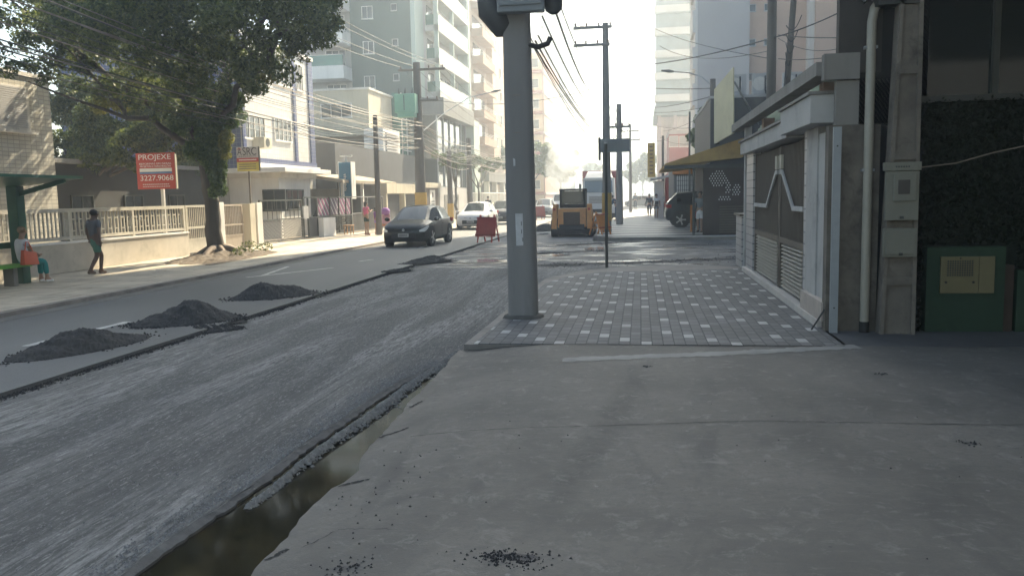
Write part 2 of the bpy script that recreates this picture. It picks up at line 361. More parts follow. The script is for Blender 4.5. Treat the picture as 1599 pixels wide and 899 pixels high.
# the right border follows the ragged gutter lip
for i, (x, y, z) in enumerate(g0.v):
    t = (x+6.08)/3.72; g0.v[i] = (-6.08+t*(min(-.6, gut(y)+random.uniform(-.012, .012))+6.08), y, z)
struct(g0, 'milled_road', m_milled())
struct(MB().box(-6.08, 40, 21, 32.6, -.33, RZ-.002), 'side_street', m_asphalt('dark wet asphalt', (.05, .052, .055), (.10, .105, .11), .5, True))
struct(MB().box(-6.08, -1.9, 32.6, 515, -.33, RZ-.004), 'far_road', m_asphalt('far asphalt', (.09, .09, .095), (.16, .16, .158), .4))
struct(MB().box(-6.08, -1.6, -6, 21, -.335, -.24), 'gutter_bed', mat('gutter mud', (.045, .045, .025), .9, .5, 2))
m, nt, b, P = base('gutter water'); b.inputs['Base Color'].default_value = (.018, .018, .010, 1); b.inputs['Roughness'].default_value = .07; b.inputs['Specular IOR Level'].default_value = .45
c = mixc(nt, ramp(nt, noise(nt, P, 3, 5, .7), .45, .7), (.014, .012, .007), (.055, .042, .020)); nt.links.new(c, b.inputs['Base Color'])
bumpit(nt, b, noise(nt, P, 5, 2), .02, .01)
struct(MB().quad((-2.7, -6, -.165), (-1.7, -6, -.165), (-1.7, 9.2, -.165), (-2.7, 9.2, -.165)), 'gutter_water', m)
# milled lip standing between the strip and the water, and the pale gravel windrow
mb = MB(); ys = np.linspace(-6, 9.2, 260)
for y in ys:
    g = gut(y); j = random.uniform(-.012, .012)
    mb.v += [(g-.01, y, RZ-.004), (g+.035+j, y, RZ-.03), (g+.05+j, y, -.3)]
for i in range(len(ys)-1):
    for k in range(2): a = i*3+k; mb.f.append((a, a+1, a+4, a+3))
struct(mb, 'road_edge', mat('cut asphalt edge', (.10, .10, .10), .9, .4, 12, .3, .6))
def stones(mb, x, y, z, r):
    a = random.uniform(0, 6); q = [(math.cos(a+k*2.09)*r*random.uniform(.7, 1.2), math.sin(a+k*2.09)*r*random.uniform(.7, 1.2)) for k in range(3)]
    mb.add([(x+q[0][0], y+q[0][1], z), (x+q[1][0], y+q[1][1], z), (x+q[2][0], y+q[2][1], z), (x, y, z+r*.9)], [(0, 1, 3), (1, 2, 3), (2, 0, 3)])
mb = MB()
for i in range(5200):
    y = random.uniform(4.6, 9.6); t = (y-4.6)/5; c = -2.385+.012*math.sin(y*3)+(y-4.8)*.042; w = .025+.05*min(1, t*2.5)+.015*math.sin(y*13)*math.sin(y*5)
    d = random.gauss(0, w*.45)
    stones(mb, c+d, y, -.168+.045*max(0, 1-abs(d)/w)*min(1, t*4+.2), random.choice((.004, .007, .011, .018, .022)))
one('gravel_windrow', mb, mat('pale gravel', (.25, .245, .23), .9, .4, 30), 'thin ridge of pale gravel left along the flooded gutter', 'gravel', kind='stuff')
mb = MB()
for i in range(9000):
    y = random.uniform(1.5, 20); x = -6.0+3.9*random.random()**.8
    stones(mb, min(x, gut(y)-.03), y, RZ+.002, random.uniform(.003, .009)*(1+y*.03))
for i in range(2600):
    y = random.uniform(2, 9); x = gut(y)-abs(random.gauss(0, .12))-.01; stones(mb, min(x, -1.95), y, RZ+.003, random.uniform(.004, .011))
one('loose_chippings', mb, mat('asphalt chippings', (.22, .225, .23), .9, .5, 30), 'loose grey chippings scattered over the milled road strip', 'gravel', kind='stuff')
# driveway: falls to the gutter with a ragged edge
def zdr(x, y):
    t = min(1, max(0, (-x-.75)/1.15)); fade = 1 if y < 8 else max(0, 1-(y-8)/1.6)
    return -.005-.075*t*t+.004*math.sin(x*2+y)+(0 if x > -1.4 else -.0)
rag = {}
def edge(y):
    return -1.86-max(0, y-3.5)*.045+.007*math.sin(y*2.3+1)+.008*math.sin(y*9.7)+(.09 if 4.75 < y < 5.35 else 0)*math.sin((y-4.75)/.6*math.pi)+random.uniform(-.012, .012)
mb = MB(); ys = np.linspace(-6, 9.42, 170); nx = 60
for y in ys:
    e = edge(y) if y < 9 else -2.12
    mb.v.append((e+.03, y, -.3)); mb.v.append((e, y, zdr(e, y)-.015))
    for i in range(nx): x = e+.015+(14-e)*(i/(nx-1))**1.6; mb.v.append((x, y, zdr(x, y)))
w = nx+2
for j in range(len(ys)-1):
    for i in range(w-1): a = j*w+i; mb.f.append((a, a+1, a+w+1, a+w))
struct(mb, 'driveway', m_drive())
struct(MB().box(2.2, 14, 9.42, 10.6, -.3, .0), 'driveway_apron', mat('dark apron concrete', (.085, .085, .085), .85, .35, 1.2, .4))
# pale worn band, control joint, hairline cracks as thin sheets 4 mm proud
def strip(name, pts, w, z, m, rag_=0.):
    mb = MB()
    for i, (x, y) in enumerate(pts):
        a = pts[max(0, i-1)]; b = pts[min(len(pts)-1, i+1)]; d = Vector((b[0]-a[0], b[1]-a[1])).normalized(); n = Vector((-d.y, d.x))
        ww = w*(1+random.uniform(-rag_, rag_)); zz = z if not callable(z) else z(x, y)
        mb.v += [(x-n.x*ww/2, y-n.y*ww/2, zz), (x+n.x*ww/2, y+n.y*ww/2, zz)]
    for i in range(len(pts)-1): a = i*2; mb.f.append((a, a+1, a+3, a+2))
    return struct(mb, name, m)
def seg(p, q, n=24, j=.0): return [(p[0]+(q[0]-p[0])*i/n+random.uniform(-j, j), p[1]+(q[1]-p[1])*i/n+random.uniform(-j, j)) for i in range(n+1)]
def g2(x, y): v = G(x, y); return (v.x, v.y)
WORN = mat('worn pale concrete', (.21, .21, .20), .7, .25, 3, .3)
CRACK = mat('dark crack filler', (.022, .022, .022), .95, .3, 8)  # dark fill colour for cracks and joints
zd = lambda x, y: zdr(x, y)+.004
strip('pale_band', seg(g2(880, 562), g2(1340, 541), 60, .012), .22, zd, WORN, .25)
strip('joint_crack', seg(g2(640, 671), g2(1180, 657), 60, .006)+seg(g2(1180, 657), g2(1599, 662), 40, .006)[1:], .008, zd, CRACK, .6)
strip('paver_joint', seg((-2.0, 9.40), (2.2, 9.40), 60, .012), .03, lambda x, y: zdr(x, y)+.005, CRACK, .6)
for p, q in (((640, 622), (660, 612)), ((525, 742), (575, 736)), ((590, 668), (640, 655)), ((412, 852), (450, 838))):
    strip('edge_crack', seg(g2(*p), g2(*q), 14, .012), .02, lambda x, y: zdr(x, y)+.004, CRACK, .8)
for pts_ in (((700, 600), (790, 590), (870, 604)), ((470, 840), (530, 815), (620, 822))):
    q_ = []
    for a_, b_ in zip(pts_[:-1], pts_[1:]): q_ += seg(g2(*a_), g2(*b_), 14, .008)
    strip('hairline_crack', q_, .004, lambda x, y: zdr(x, y)+.005, CRACK, .8)
mb = MB()
for cx, cy, n_, sx, sy in ((800, 870, 260, .10, .05), (540, 880, 60, .06, .05), (1010, 572, 25, .03, .02), (1378, 583, 30, .03, .02), (1515, 690, 40, .04, .03), (1180, 700, 30, 1.2, .6), (600, 760, 60, .2, .5)):
    g = G(cx, cy)
    for i in range(n_):
        x = g.x+random.gauss(0, sx); y = g.y+random.gauss(0, sy)
        if x > -1.85: stones(mb, x, y, zdr(x, y)+.001, random.uniform(.003, .011))
one('asphalt_crumbs', mb, mat('asphalt crumbs', (.035, .035, .037), .9, .4, 30), 'dark asphalt crumbs dropped on the concrete driveway', 'debris', kind='stuff')
# litter: small leaf scraps
# paved sidewalk right, with a kerb of its own
mb = MB(); pts = [(-2.05, 9.42), (2.24, 9.42), (2.24, 19.6), (1.0, 20.3), (-.4, 19.9), (-1.3, 18.9), (-1.95, 17.2)]
def slab(pts, z0, z1):
    mb = MB(); n = len(pts); mb.v = [(x, y, z0) for x, y in pts]+[(x, y, z1) for x, y in pts]
    mb.f = [tuple(range(n))[::-1], tuple(range(n, 2*n))]+[(i, (i+1) % n, (i+1) % n+n, i+n) for i in range(n)]; return mb
struct(slab(pts, -.3, -.012), 'sidewalk_kerb', CONC)
pv = [(-1.93, 9.43), (2.235, 9.43), (2.235, 18.9), (.9, 18.7), (-.9, 18.3), (-1.55, 17.3), (-1.84, 16)]
struct(slab(pv, -.02, 0.), 'paved_sidewalk', m_paver())
# far right sidewalk, two-tone mosaic
fw = [(-1.2, 33.0), (6, 32.7), (30, 32.7), (30, 60), (2.6, 60), (2.6, 160), (-1.9, 160), (-1.95, 35)]
struct(slab(fw, -.3, -.012), 'far_sidewalk_kerb', CONC)
fw2 = [(-1.05, 33.15), (6, 32.85), (29.9, 32.85), (29.9, 59.9), (2.55, 59.9), (2.55, 159), (-1.75, 159), (-1.8, 35)]
struct(slab(fw2, -.02, 0.), 'mosaic_sidewalk', m_wavewalk())
# left kerb, gutter stone and sidewalk
struct(MB().box(KX-.16, KX, -30, 300, -.33, .0), 'kerb', mat('kerb stone', (.22, .20, .18), .9, .3, 2, .6))
struct(MB().box(KX-.001, KX+.35, -30, 300, -.32, -.070), 'road_gutter', mat('gutter concrete', (.12, .115, .105), .9, .3, 1.5, .5))
wl = grid_sheet(-18.6, KX-.16, -30, 110, 30, 260, lambda x, y: -.004+.012*math.sin(x*1.3+y*.9)*math.sin(y*.37)+random.uniform(-.005, .005))
struct(wl, 'left_sidewalk', m_walkL())
# lane dashes
LANE = mat('worn road paint', (.50, .50, .48), .7, .35, 6, .8)
for i, (p, q) in enumerate((((40, 540), (200, 502)), ((385, 433), (520, 418)), ((410, 430), (450, 416)), ((560, 408), (582, 405)), ((655, 387), (680, 379)), ((720, 372), (740, 367)))):
    a = G(*p, -.07); b = G(*q, -.07); strip('lane_marking', seg((a.x, a.y), (b.x, b.y), 12), .11, -.070, LANE, .2)
# spilled pale patches and water glints on the milled crossing
PW = mat('puddle film', (.30, .32, .34), .05, .2, 3, spec=1.)
for (x, y, a, b_) in ((815, 407, .8, .5), (745, 407, 1.0, .35), (868, 398, .5, .3), (850, 365, .35, .6), (930, 388, .4, .6)):
    g = G(x, y, -.11); mb = MB(); n = 18
    mb.v = [(g.x+a*math.cos(k/n*6.283)*random.uniform(.5, 1.1), g.y+b_*2*math.sin(k/n*6.283)*random.uniform(.5, 1.1), RZ+.010) for k in range(n)]; mb.f = [tuple(range(n))]
    struct(mb, 'puddle', PW)

# broken black asphalt left across the mouth of the side street
def ragged(pts, w, z, n_st):
    for i in range(len(pts)-1): pass
    o = strip('asphalt_residue', pts, w, z, mat('black asphalt residue', (.035, .036, .038), .9, .5, 8, 0, .8), .8); mb = MB()
    for k in range(n_st//3):
        q = random.choice(pts); stones(mb, q[0]+random.gauss(0, w*.7), q[1]+random.gauss(0, w*.9), z, random.uniform(.01, .03))
    one('asphalt_lumps', mb, mat('black asphalt residue', ()), 'black asphalt lumps strewn across the side street mouth', 'debris', kind='stuff')
ragged(seg(g2(842, 408), g2(1138, 397), 50, .08), .55, RZ+.006, 900)
ragged(seg(g2(870, 378), g2(1000, 372), 30, .1), .5, RZ+.007, 300)
ragged(seg(g2(800, 392), g2(960, 385), 30, .15), .35, RZ+.008, 300)
ragged(seg(g2(1040, 378), g2(1138, 376), 20, .06), .3, RZ+.007, 100)
# ------------------------------------------------------------ asphalt piles
PILE = mat('loose black asphalt', (.034, .035, .036), .95, .5, 14, 0, 1.)
def pile(p, q, depth, h, label, z=-.075, extra=0):
    a = G(*p, z); b = G(*q, z); c = (a+b)/2; L = (b-a).length/2; d = (b-a).normalized(); rz = math.atan2(d.y, d.x)
    nx, ny = 64, 34; mb = MB(); ph = [random.uniform(0, 6) for _ in range(8)]
    for j in range(ny):
        for i in range(nx):
            u = i/(nx-1)*2-1; v = j/(ny-1)*2-1; r = math.sqrt(u*u+v*v*1.0)
            e = max(0, 1-r**1.5); ridge = (.78+.16*math.sin(u*3.1+ph[0])+.10*math.sin(u*7+ph[1]))
            zz = h*min(e*1.25, 1)**1.05*ridge+(random.uniform(-.008, .011) if e > 0 else -.03)+.025*math.sin(u*19+v*7+ph[2])*e
            mb.v.append((u*L*1.02, v*depth, zz))
    for j in range(ny-1):
        for i in range(nx-1): k = j*nx+i; mb.f.append((k, k+1, k+nx+1, k+nx))
    for i in range(260+extra):
        a_ = random.uniform(0, 6.28); r = abs(random.gauss(.95, .16)); stones(mb, math.cos(a_)*r*L, math.sin(a_)*r*depth, .003, random.uniform(.008, .03))
    o = build(mb, 'asphalt_pile', PILE); o.location = (c.x, c.y, z); o.rotation_euler.z = rz
    tag(o, label, 'rubble pile', 'heaps of black asphalt along the milled edge'); return o
pile((12, 566), (228, 524), .42, .22, 'long low black asphalt pile nearest the camera at left edge')
pile((205, 510), (372, 494), .50, .29, 'tall rounded black asphalt pile between the two flatter ones', extra=500)
pile((285, 517), (378, 512), .28, .07, 'thin black asphalt spill on milled strip before the tall heap', z=RZ+.003)
pile((358, 469), (495, 456), .50, .26, 'third black asphalt pile, peaked, beside two white lane lines')
pile((630, 413), (700, 405), .35, .16, 'small flat black asphalt pile in the road before the red barrier')
pile((836, 362), (866, 359), .6, .38, 'small black asphalt cone beside the orange skid steer', z=RZ)
pile((600, 425), (640, 421), .2, .05, 'faint smear of asphalt lumps on the milled edge')
# black tack edge along the milled step
mb = MB()
for i in range(5200):
    y = random.uniform(3, 30); stones(mb, -6.08+abs(random.gauss(0, .06)), y, RZ+.002, random.uniform(.006, .022))
one('edge_debris', mb, PILE, 'line of black asphalt crumbs along the cut lane edge', 'debris', kind='stuff')

# ------------------------------------------------------------ building helpers
def wbox(root, name, x0, x1, y0, y1, z0, z1, m, **k): return part(root, name, MB().box(x0, x1, y0, y1, z0, z1), m, world=True, **k)
WPROTO = {}
def window(root, face, u, v, w, h, wallpos, frame=None, pane=None, bars=1, open_=False):
    """face '+X' (u=Y), '-Y' (u=X), '-X'; u,v centre; window > pane"""
    frame = frame or WHITE; pane = pane or GLASS; key = (face, round(w, 2), round(h, 2), frame.name, pane.name, bars, open_)
    if key not in WPROTO:
        f = MB(); t = .05; d = .06
        f.box(-w/2, -w/2+t, -d, 0, -h/2, h/2).box(w/2-t, w/2, -d, 0, -h/2, h/2).box(-w/2+t, w/2-t, -d, 0, h/2-t, h/2).box(-w/2-.03, w/2+.03, -d-.03, 0, -h/2-.04, -h/2+t-.002)
        for k in range(bars): x = -w/2+w*(k+1)/(bars+1); f.box(x-.02, x+.02, -d+.01, 0, -h/2+t, h/2-t)
        g = MB().box(-w/2+t, w/2-t, -.02, .0, -h/2+t, h/2-t)
        if open_: f.add([(-w/2, -.06, h/2), (w/2, -.06, h/2), (w/2, -.4, -h/6), (-w/2, -.4, -h/6)], [(0, 1, 2, 3)])
        fo = build(f, 'window', frame, root); go = build(g, 'pane', pane, fo); WPROTO[key] = (fo.data, go.data)
    else:
        fo = mesh_obj('window', WPROTO[key][0], None, root); go = mesh_obj('pane', WPROTO[key][1], None, fo)
    L = root.location
    if face == '+X': fo.location = Vector((wallpos, u, v))-L; fo.rotation_euler.z = R(90)
    elif face == '-X': fo.location = Vector((wallpos, u, v))-L; fo.rotation_euler.z = R(-90)
    else: fo.location = Vector((u, wallpos, v))-L
    return fo
def vseries(y0px, x, Y):  return PY(x, y0px, Y)

# ---- far-left tiled building
b = thing('tiled_building', 'pale small-tiled building with roller shutter window at far left', 'building', (-17, 14, 0))
wbox(b, 'wall', -30, -17, 2, 22.4, 0, 5.3, TILEG); wbox(b, 'parapet', -30.05, -16.95, 1.95, 22.45, 5.302, 5.42, WHITES)
for yc in (20.5, 16.6, 12):
    w_ = part(b, 'window', MB().box(-17.0, -16.93, yc-.95, yc+.95, 3.78, 5.0), WHITES, True)
    s_ = MB()
    for k in range(19): z = 3.86+k*.058; s_.box(-16.93, -16.905, yc-.82, yc+.82, z, z+.045)
    part(b, 'shutter', s_, LGREY, True, of=w_); part(b, 'sill', MB().box(-17, -16.82, yc-1.1, yc+1.1, 3.70, 3.775), WHITES, True)
wbox(b, 'plinth', -17.0, -16.92, 2, 22.35, 0, .5, MGREY)
# ---- dark low house behind the fence
b = thing('low_house', 'dark shaded low house under the trees behind the pale railing', 'house', (-20, 30, 0))
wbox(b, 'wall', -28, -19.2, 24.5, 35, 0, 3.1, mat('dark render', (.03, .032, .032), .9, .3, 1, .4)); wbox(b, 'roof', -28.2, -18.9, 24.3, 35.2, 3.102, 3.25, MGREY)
for x in (-24, -21.4): window(b, '-Y', x, 1.5, 1.3, 1.0, 24.5, frame=DMETAL)
for y in (26.5, 29.5, 32.5): window(b, '+X', y, 1.55, 1.2, 1.0, -19.2, frame=DMETAL)
# ---- white and blue tiled building
b = thing('office_building', 'white tiled building with blue tile edges behind the guard house', 'building', (-18, 40, 0))
wbox(b, 'wall', -27, -18, 36.3, 44.9, 0, 9.3, TILEW); wbox(b, 'parapet', -27.1, -17.9, 36.2, 45, 9.302, 9.5, WHITE)
wbox(b, 'side_wall', -27, -18.05, 36.24, 36.3, 3.2, 9.3, BLUET)
for y0, y1 in ((36.3, 36.6), (42.2, 42.5), (44.3, 44.9)): part(b, 'pilaster', MB().box(-18, -17.93, y0, y1, 3.6, 9.3), BLUET, True)
part(b, 'ledge', MB().box(-18, -17.7, 36.3, 44.9, 3.3, 3.5), WHITE, True); part(b, 'blue_band', MB().box(-18, -17.88, 36.3, 44.9, 3.502, 3.75), BLUET, True)
for (x0, x1, y0, y1) in ((380, 412, 188, 212), (428, 453, 191, 216), (430, 452, 95, 128), (462, 471, 107, 138)):
    a = PX(x0, y1, -18); c = PX(x1, y0, -18); window(b, '+X', (a.y+c.y)/2, (a.z+c.z)/2, c.y-a.y, c.z-a.z+.2, -17.999, bars=3)
a = PX(380, 297, -18); part(b, 'door', MB().box(-18, -17.96, 36.6, 37.6, 0, 2.3), DGREY, True)
a = PX(400, 222, -18)
t = thing('air_conditioner', 'beige air conditioner under the white tiled building windows', 'air conditioner', (-17.7, a.y, a.z-.3))
part(t, 'casing', MB().box(-.3, .3, -.42, .42, 0, .5), CREAM, bevel=.02); part(t, 'grille', MB().disc((.305, -.05, .25), (1, 0, 0), .2, .02), DMETAL)
# ---- guard house
b = thing('guard_house', 'small white guard house with dark windows and flat slab roof', 'guard house', (-17, 37.5, 0))
wbox(b, 'wall', -18.6, -16.2, 36.0, 39.6, 0, 2.75, WHITE)
part(b, 'roof', MB().box(-19.4, -15.6, 35.4, 41.0, 2.98, 3.2), WHITE, True, bevel=.02); wbox(b, 'ceiling', -19, -16, 35.8, 40, 2.752, 2.978, WHITES)
for (x0, x1) in ((411, 445),):
    a = PY(x0, 312, 36.0); c = PY(x1, 288, 36.0); window(b, '-Y', (a.x+c.x)/2, 1.75, c.x-a.x, .95, 36.0, frame=DMETAL, bars=1)
window(b, '+X', 37.7, 1.75, 2.0, .95, -16.2, frame=DMETAL, bars=2)
# ---- beige low block with dark lower storey
b = thing('beige_block', 'flat roofed beige block over a dark brown lower storey', 'building', (-20, 62, 0))
wbox(b, 'wall', -32, -19, 57.8, 63.4, 6.2, 9.4, CREAM); wbox(b, 'coping', -32.1, -18.9, 57.7, 63.5, 9.402, 9.55, WHITES)
wbox(b, 'lower_wall', -32, -19.15, 58.1, 63.3, 0, 6.198, mat('lower brown wall', (.20, .16, .12), .9, .2, 1, .2))  # lower storey in a darker brown than the block above
window(b, '-Y', PY(525, 170, 57.8).x, 8.0, 2.3, 1.0, 57.8, bars=2)
part(b, 'glass_tower', MB().box(-19, -18.3, 63.5, 67.8, 3, 9.8), GLASSG, True)
gr = MB()
for z in (4.2, 5.4, 6.6, 7.8, 9.0): gr.box(-18.3, -18.24, 63.5, 67.8, z, z+.08)
for y in (63.5, 64.9, 66.3, 67.7): gr.box(-18.3, -18.23, y, y+.08, 3, 9.8)
part(b, 'mullion', gr, WHITE, True)
# white louvred block and dark fascia
b = thing('louvred_block', 'white louvred wall panel above the dark fascia', 'building', (-18.2, 60, 0))
wbox(b, 'wall', -19, -17.6, 56.5, 60.5, 3.8, 6.6, WHITE)
lv = MB()
for k in range(12): lv.box(-17.6, -17.5, 57.0, 59.8, 4.0+k*.2, 4.11+k*.2)
part(b, 'louvre', lv, LGREY, True)
b = thing('dark_shed', 'long dark fascia wall behind the carport roofs', 'shed', (-17, 55, 0))
wbox(b, 'wall', -24, -17.4, 46.5, 66, 0, 4.95, DGREY)
# carport
b = thing('carport', 'open carport with tan sloping roof beyond the guard house', 'carport', (-16, 46, 0))
part(b, 'roof', MB().hexa([(-17.4, 41, 2.95), (-15.0, 41, 2.55), (-15.0, 50.5, 2.55), (-17.4, 50.5, 2.95), (-17.4, 41, 3.15), (-15.0, 41, 2.7), (-15.0, 50.5, 2.7), (-17.4, 50.5, 3.15)]), mat('tan roof', (.33, .28, .21), .9, .2, 2, .3), True)
for y in (41.3, 44.4, 47.4, 50.2): part(b, 'post', MB().box(-15.25, -15.1, y, y+.15, 0, 2.56), WHITES, True)
wbox(b, 'back_wall', -17.38, -17.2, 41, 50.5, 0, 2.3, MGREY)
# totem
a = PX(546, 300, -15.4)
t = thing('totem_sign', 'tall blue illuminated style totem sign with white vertical lettering', 'sign', (-15.2, 42.2, 0))
part(t, 'post', MB().tube([(0, 0, 0), (0, 0, 3.95)], .05), METAL); part(t, 'panel', MB().box(-.32, .32, -.30, .3, 1.75, 3.62), mat('blue sign', (.012, .13, .23), .35, .1, 2), bevel=.02)
part(t, 'edge', MB().box(-.36, -.3201, -.31, .31, 1.73, 3.65).box(.3201, .36, -.31, .31, 1.73, 3.65), WHITE); part(t, 'lamp_bar', MB().box(-.32, .32, -.05, .05, 3.92, 3.99), WHITE)
sk = MB()
for k in range(9): z = 2.15+k*.10; sk.box(-.07, .07 if k % 2 else .03, -.315, -.302, z, z+.055).box(-.0, .035, -.315, -.302, z, z+.09)
part(t, 'lettering', sk, WHITE)
sk = MB()
for k in range(9): z = 2.15+k*.10; sk.box(.361, .372, -.07, .09 if k % 2 else .03, z, z+.06)
part(t, 'lettering', sk, WHITE)

# ---- green-grey apartment tower
YD = 66.; b = thing('green_tower', 'grey green apartment tower with white balconies and green glass', 'apartment building', (-20, 70, 0))
gl = PY(549, 100, YD).x; gr_ = PY(643, 100, YD).x; TOP = 46
wbox(b, 'wall', gl, gr_, YD, 82, 0, TOP, GREENG); wbox(b, 'side_wall', gr_+.002, gr_+.35, YD+.01, 68.6, 6, TOP, GREENL)
SP = 2.72; z0 = PY(600, 73.5, YD).z
for k in range(-1, 12):
    z = z0+k*SP
    window(b, '-Y', PY(575.5, 73, YD).x, z, .92, 1.0, YD-.001, bars=1, frame=WHITE); window(b, '-Y', PY(617, 66, YD).x, z+.3, .5, .55, YD-.001, bars=0, frame=LGREY)
XW = gr_
for k in range(0, 13):      # street-side balconies
    z = 10.0+k*SP
    s_ = part(b, 'balcony', MB().box(XW+.36, XW+1.5, 69.2, 81.5, z, z+.5), mat('balcony white', (.45, .46, .45), .8, .1, 1, .3), True)
    part(b, 'glass_rail', MB().box(XW+1.42, XW+1.48, 69.3, 81.4, z+.502, z+1.35).box(XW+.4, XW+1.42, 69.3, 69.35, z+.502, z+1.35), GLASSG, True, of=s_)
    part(b, 'rail_cap', MB().box(XW+1.40, XW+1.5, 69.25, 81.45, z+1.352, z+1.42), WHITE, True, of=s_)
wbox(b, 'recess_wall', XW+.002, XW+.30, 68.7, 81.6, 8, TOP, LGREY)
for k in range(0, 13):
    for y in (70, 73, 76.2, 79): part(b, 'balcony_door', MB().box(XW+.302, XW+.33, y, y+2, 10.5+k*SP, 12.3+k*SP), GLASS, True)
for y in (69.2, 75, 81.3): part(b, 'column', MB().box(XW+1.1, XW+1.45, y, y+.3, 8, TOP), GREENL, True)
wbox(b, 'end_wall', XW+.36, XW+1.52, 81.6, 82.2, 0, TOP, GREENL)
for k in range(0, 13):      # balconies at the left flank
    z = PY(520, 103, 64.5).z+(k-1)*SP
    s_ = part(b, 'balcony', MB().box(gl-4.4, gl+.02, 64.0, 65.98, z-1.05, z-.05), WHITE, True)
    part(b, 'glass_rail', MB().box(gl-3.2, gl-.05, 64.05, 64.1, z-.048, z+.75), GLASSG, True, of=s_)
    part(b, 'rail_cap', MB().box(gl-3.25, gl-.0, 64.0, 64.12, z+.752, z+.8), WHITE, True, of=s_)
    window(b, '-Y', gl-1.4, z+.55, 1.7, 1.9, 66.28, bars=2)
    window(b, '-Y', gl-3.9, z+.6, .8, 1.5, 66.28, bars=0)
wbox(b, 'flank_wall', gl-4.4, gl-.002, 66.3, 80, 0, TOP, LGREY)
# lobby
b = thing('lobby_pavilion', 'glass fronted lobby under a thick dark grey canopy', 'building', (-16.5, 73, 0))
wbox(b, 'canopy', -18.2, -15.6, 66.5, 79, 8.35, 9.7, MGREY); wbox(b, 'glazing', -18.1, -16.4, 67, 78.5, 0, 8.348, GLASS)
mu = MB()
for y in (67, 69.3, 71.6, 73.9, 76.2, 78.4): mu.box(-16.4, -16.3, y, y+.1, 0, 8.34)
for z in (2.5, 5): mu.box(-16.4, -16.32, 67, 78.5, z, z+.1)
part(b, 'mullion', mu, METAL, True); wbox(b, 'end_wall', -16.6, -15.7, 79.2, 82, 0, 9, GREENL)
# ---- beige balcony tower
YE = 84.; b = thing('beige_tower', 'tall beige apartment tower with stacked balconies and small windows', 'apartment building', (-19, 95, 0))
XE = -17.8; TOP = 62
wbox(b, 'wall', -27, XE, YE+.5, 107, 4.5, TOP, PINKB); wbox(b, 'end_wall', PY(702, 100, YE).x, XE+.05, YE+.2, YE+.498, 0, TOP, BEIGE)
SE = 2.85; z0 = PX(740, 60, XE).z
for k in range(-5, 13):
    z = z0+k*SE
    if z < 5: continue
    window(b, '+X', PX(729, 100, XE).y, z+.9, .9, 1.2, XE, bars=0, open_=(k % 2 == 0), frame=LGREY)
    s_ = part(b, 'balcony', MB().box(XE, XE+1.25, 89.6, 97.2, z-.1, z+.75), mat('tan balcony', (.40, .26, .19), .85, .15, 1, .2), True)
    rl = MB()
    for z_ in (.85, 1.0, 1.15): rl.box(XE+1.2, XE+1.24, 89.6, 97.2, z+z_, z+z_+.03).box(XE, XE+1.2, 89.6, 89.64, z+z_, z+z_+.03)
    part(b, 'railing', rl, WHITE, True, of=s_)
    part(b, 'balcony_door', MB().box(XE+.002, XE+.03, 90.4, 96.4, z+.752, z+2.3), GLASS, True, of=s_)
    for px in (762, 768): window(b, '+X', PX(px, 100, XE).y, z+.8, .8, 1.1, XE, bars=0)
wbox(b, 'corner_wall', XE+.002, XE+.75, 98.2, 107, 4.6, TOP, PINKB)
for k in range(-5, 13):
    z = z0+k*SE
    if z > 5: 
        for px in (762, 769): window(b, '+X', 100.2 if px == 762 else 103.6, z+.8, .9, 1.1, XE+.752, bars=0)
wbox(b, 'podium', -24, -15.2, 84.0, 106, 3.2, 4.3, MGREY); wbox(b, 'podium_wall', -24, -18.5, 84.2, 106, 0, 3.198, DGREY)
for y in (84.3, 89, 94, 100): part(b, 'column', MB().box(-15.8, -15.3, y, y+.5, 0, 3.2), WHITES, True)
# ---- beige block with red slabs
b = thing('striped_block', 'cream apartment block with dark red floor bands behind the concrete pole', 'apartment building', (-20, 130, 0))
YF = 122.; xl = PY(772, 100, YF).x; xr = PY(846, 100, YF).x; zt = PY(810, 84, YF).z
wbox(b, 'wall', xl, xr, YF, 146, 0, zt, mat('cream wall', (.60, .48, .34), .85, .1, .5, .1)); wbox(b, 'side_wall', xr+.002, xr+.2, YF+.1, 146, 0, zt, mat('pink wall', (.42, .26, .22), .85, .1, .5))
for k in range(8):
    z = zt-2.9*(k+1)
    part(b, 'floor_band', MB().box(xl-.05, xr+.02, YF-.5, YF, z, z+.42), REDB, True); part(b, 'side_band', MB().box(xr+.2, xr+.3, YF+.2, 146, z, z+.3), LGREY, True)
    for j in range(5): window(b, '-Y', xl+1+(xr-xl-2)*j/4, z+1.5, 1.0, 1.3, YF-.001, bars=0)
b = thing('grey_block', 'dark grey block rising above the red banded block', 'apartment building', (-26, 150, 0))
x0 = PY(771, 60, 150).x; x1 = PY(812, 60, 150).x; wbox(b, 'wall', x0, x1, 150, 165, 0, PY(790, 28, 150).z+6, MGREY)
for k in range(12):
    for xx in (x0+.8, x0+3.2): window(b, '-Y', xx, PY(790, 80, 150).z+k*2.9-8, 1.5, 1.2, 150, bars=1)
b = thing('white_tower', 'hazy white tower with pale blue balconies at the street end', 'apartment building', (-18, 190, 0))
YH = 175.; x0 = PY(838, 60, YH).x; x1 = PY(874, 60, YH).x
wbox(b, 'wall', x0, x1, YH, 210, 0, 80, mat('bluish shaded white', (.30, .37, .40))); wbox(b, 'balcony_wall', x1+.002, x1+2.6, YH+3, 209, 0, 78, GLASSB)  # bluish shading of the white tower is put into its base colour
for k in range(24): part(b, 'balcony', MB().box(x1+.01, x1+3.2, YH+2.5, 209.5, 3*k+2, 3*k+2.8), WHITE, True)
for k in range(20):
    for xx in (x0+1.2, x0+3.4): window(b, '-Y', xx, 3*k+6, .7, .8, YH, bars=0)
wbox(b, 'lower_block', x0-2, x1-1.0, YH-4, YH-.01, 0, 34, LGREY)
